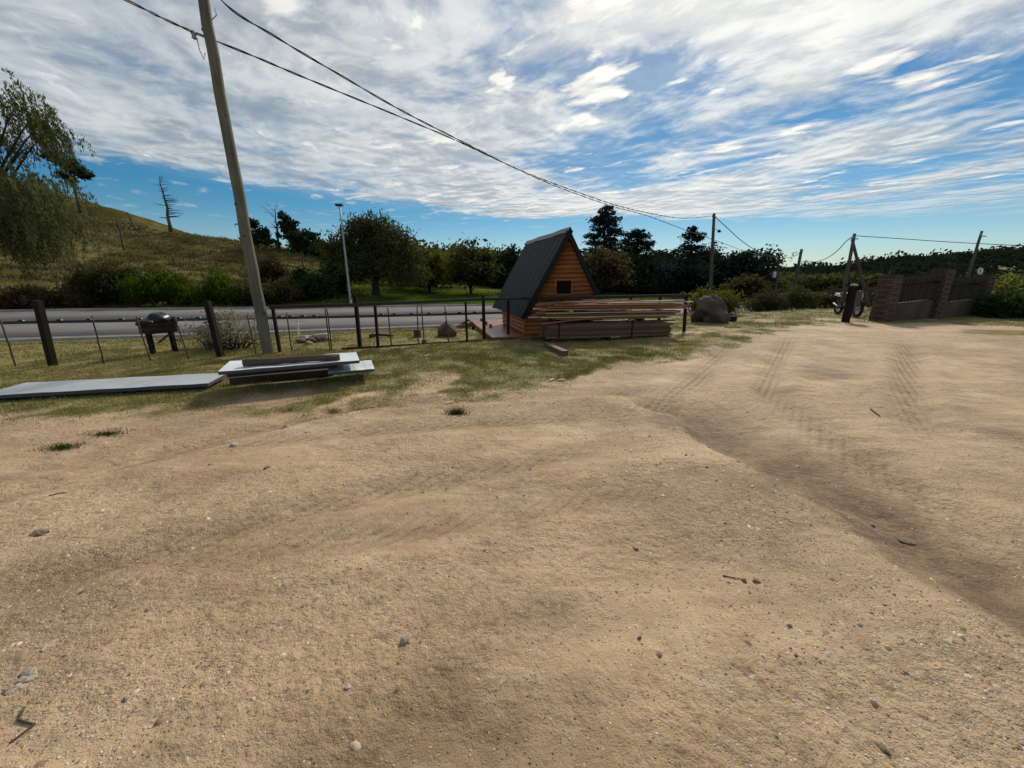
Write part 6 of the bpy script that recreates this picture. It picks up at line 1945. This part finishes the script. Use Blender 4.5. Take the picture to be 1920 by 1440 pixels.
def stone(lab, px, py, wpx, mm, seed, sq=.6, nm='stone', dx=1.3):
    g = ground(px, py); r_ = wpx / FPX * (g - Vector((0, 0, EYE))).length / 2
    mb = MB(); mb.ball((0, 0, r_ * sq * .02), (r_ * dx * .58, r_ * .48, r_ * sq * .72), 12, 8, .9, seed)
    o = link(nm, mb.mesh(nm, M[mm])); o.location = g; o.rotation_euler = (0, 0, seed * 1.3)
    tag(o, lab, 'stone', 'single stones on the bare yard')
stone('white and grey stone half sunk in the dirt at the lower middle', 760, 1199, 26, 'pale_rock', 3)
stone('dark flat stone lying in the washed out rut on the right', 1702, 1017, 24, 'dusty_rock', 5, .25)
stone('pale half buried flat stone near the lower left corner', 52, 1268, 30, 'pale_rock', 7, .08)
stone('pale flat stone fleck just below the half buried one in the lower left corner', 30, 1290, 22, 'pale_rock', 27, .08)
stone('small pale fleck above the half buried stone in the lower left corner', 88, 1212, 20, 'pale_rock', 28, .08)
stone('whitish stone on the tyre track at the left near the lawn', 535, 803, 18, 'pale_rock', 8)
stone('dark stone on the bare yard right of the middle', 1192, 1030, 12, 'dusty_rock', 9)
stone('small dark stone below the middle of the right gravel', 1199, 1196, 11, 'dusty_rock', 10)
stone('left one of two dark stones lying together on the right gravel', 1395, 1089, 11, 'dusty_rock', 11)
stone('right one of two dark stones lying together on the right gravel', 1419, 1091, 12, 'dusty_rock', 12)
stone('dark stone standing alone left of the middle of the yard', 500, 878, 14, 'dusty_rock', 13)
stone('dark lump of earth beside the left tyre track', 72, 1000, 26, 'dusty_rock', 14, .16)
stone('pale pebble near the lower middle left', 651, 1289, 12, 'pale_rock', 15)
stone('white chip of stone in the lower left of the yard', 237, 1308, 10, 'pale_rock', 16)
stone('reddish stone at the edge of the rut above the dark flat stone', 1634, 987, 12, 'dusty_rock', 17)
stone('grey stone at the lower right gravel', 1657, 1404, 18, 'dusty_rock', 18, .4)
stone('pale broken rock by the left tyre track', 440, 834, 22, 'pale_rock', 19, .35)
def chip(lab, px, py, L_, an, mm='plank_pale', w=.03):
    g = ground(px, py); v = Vector((math.cos(an), math.sin(an), 0)) * L_ / 2
    tag(plank('wood_chip', g - v + Vector((0, 0, .016)), g + v + Vector((0, 0, .022)), w, .014, M[mm]), lab, 'wood chip', 'pale wood chips on the yard')
chip('pale wood chip at the edge of the lawn above the bushy weed tuft', 843, 757, .12, .8)
chip('pale wood chip lying on the grass in front of the short thick beam', 1034, 714, .12, 1.0)
chip('flat pale wood chip right of the other chip before the short beam', 1053, 714, .11, .1)
chip('pale wood chip on the grass right of the panel stack', 801, 668, .16, 1.1)
chip('white splinter standing on the grass before the deck', 933, 641, .10, 1.4)
def stick(lab, pts, r_):
    P = [ground(*p) + Vector((0, 0, r_ * 1.2)) for p in pts]
    mb = MB(); mb.tube(P, [r_] * (len(P) - 1) + [r_ * .5], 5)
    o = link('stick', mb.mesh('stick', M['bark'])); tag(o, lab, 'stick', 'sticks on the bare yard')
stick('bent dark stick in the lower left corner of the yard', [(46, 1328), (35, 1352), (66, 1360), (18, 1396)], .0045)
stick('thin stick beside the two dark stones on the right gravel', [(1355, 1080), (1392, 1087)], .003)
stick('dark stick on the dirt at the far left', [(92, 930), (108, 926), (128, 923)], .0035)
stick('pale thin twig far out on the right of the yard', [(1632, 768), (1650, 782)], .008)
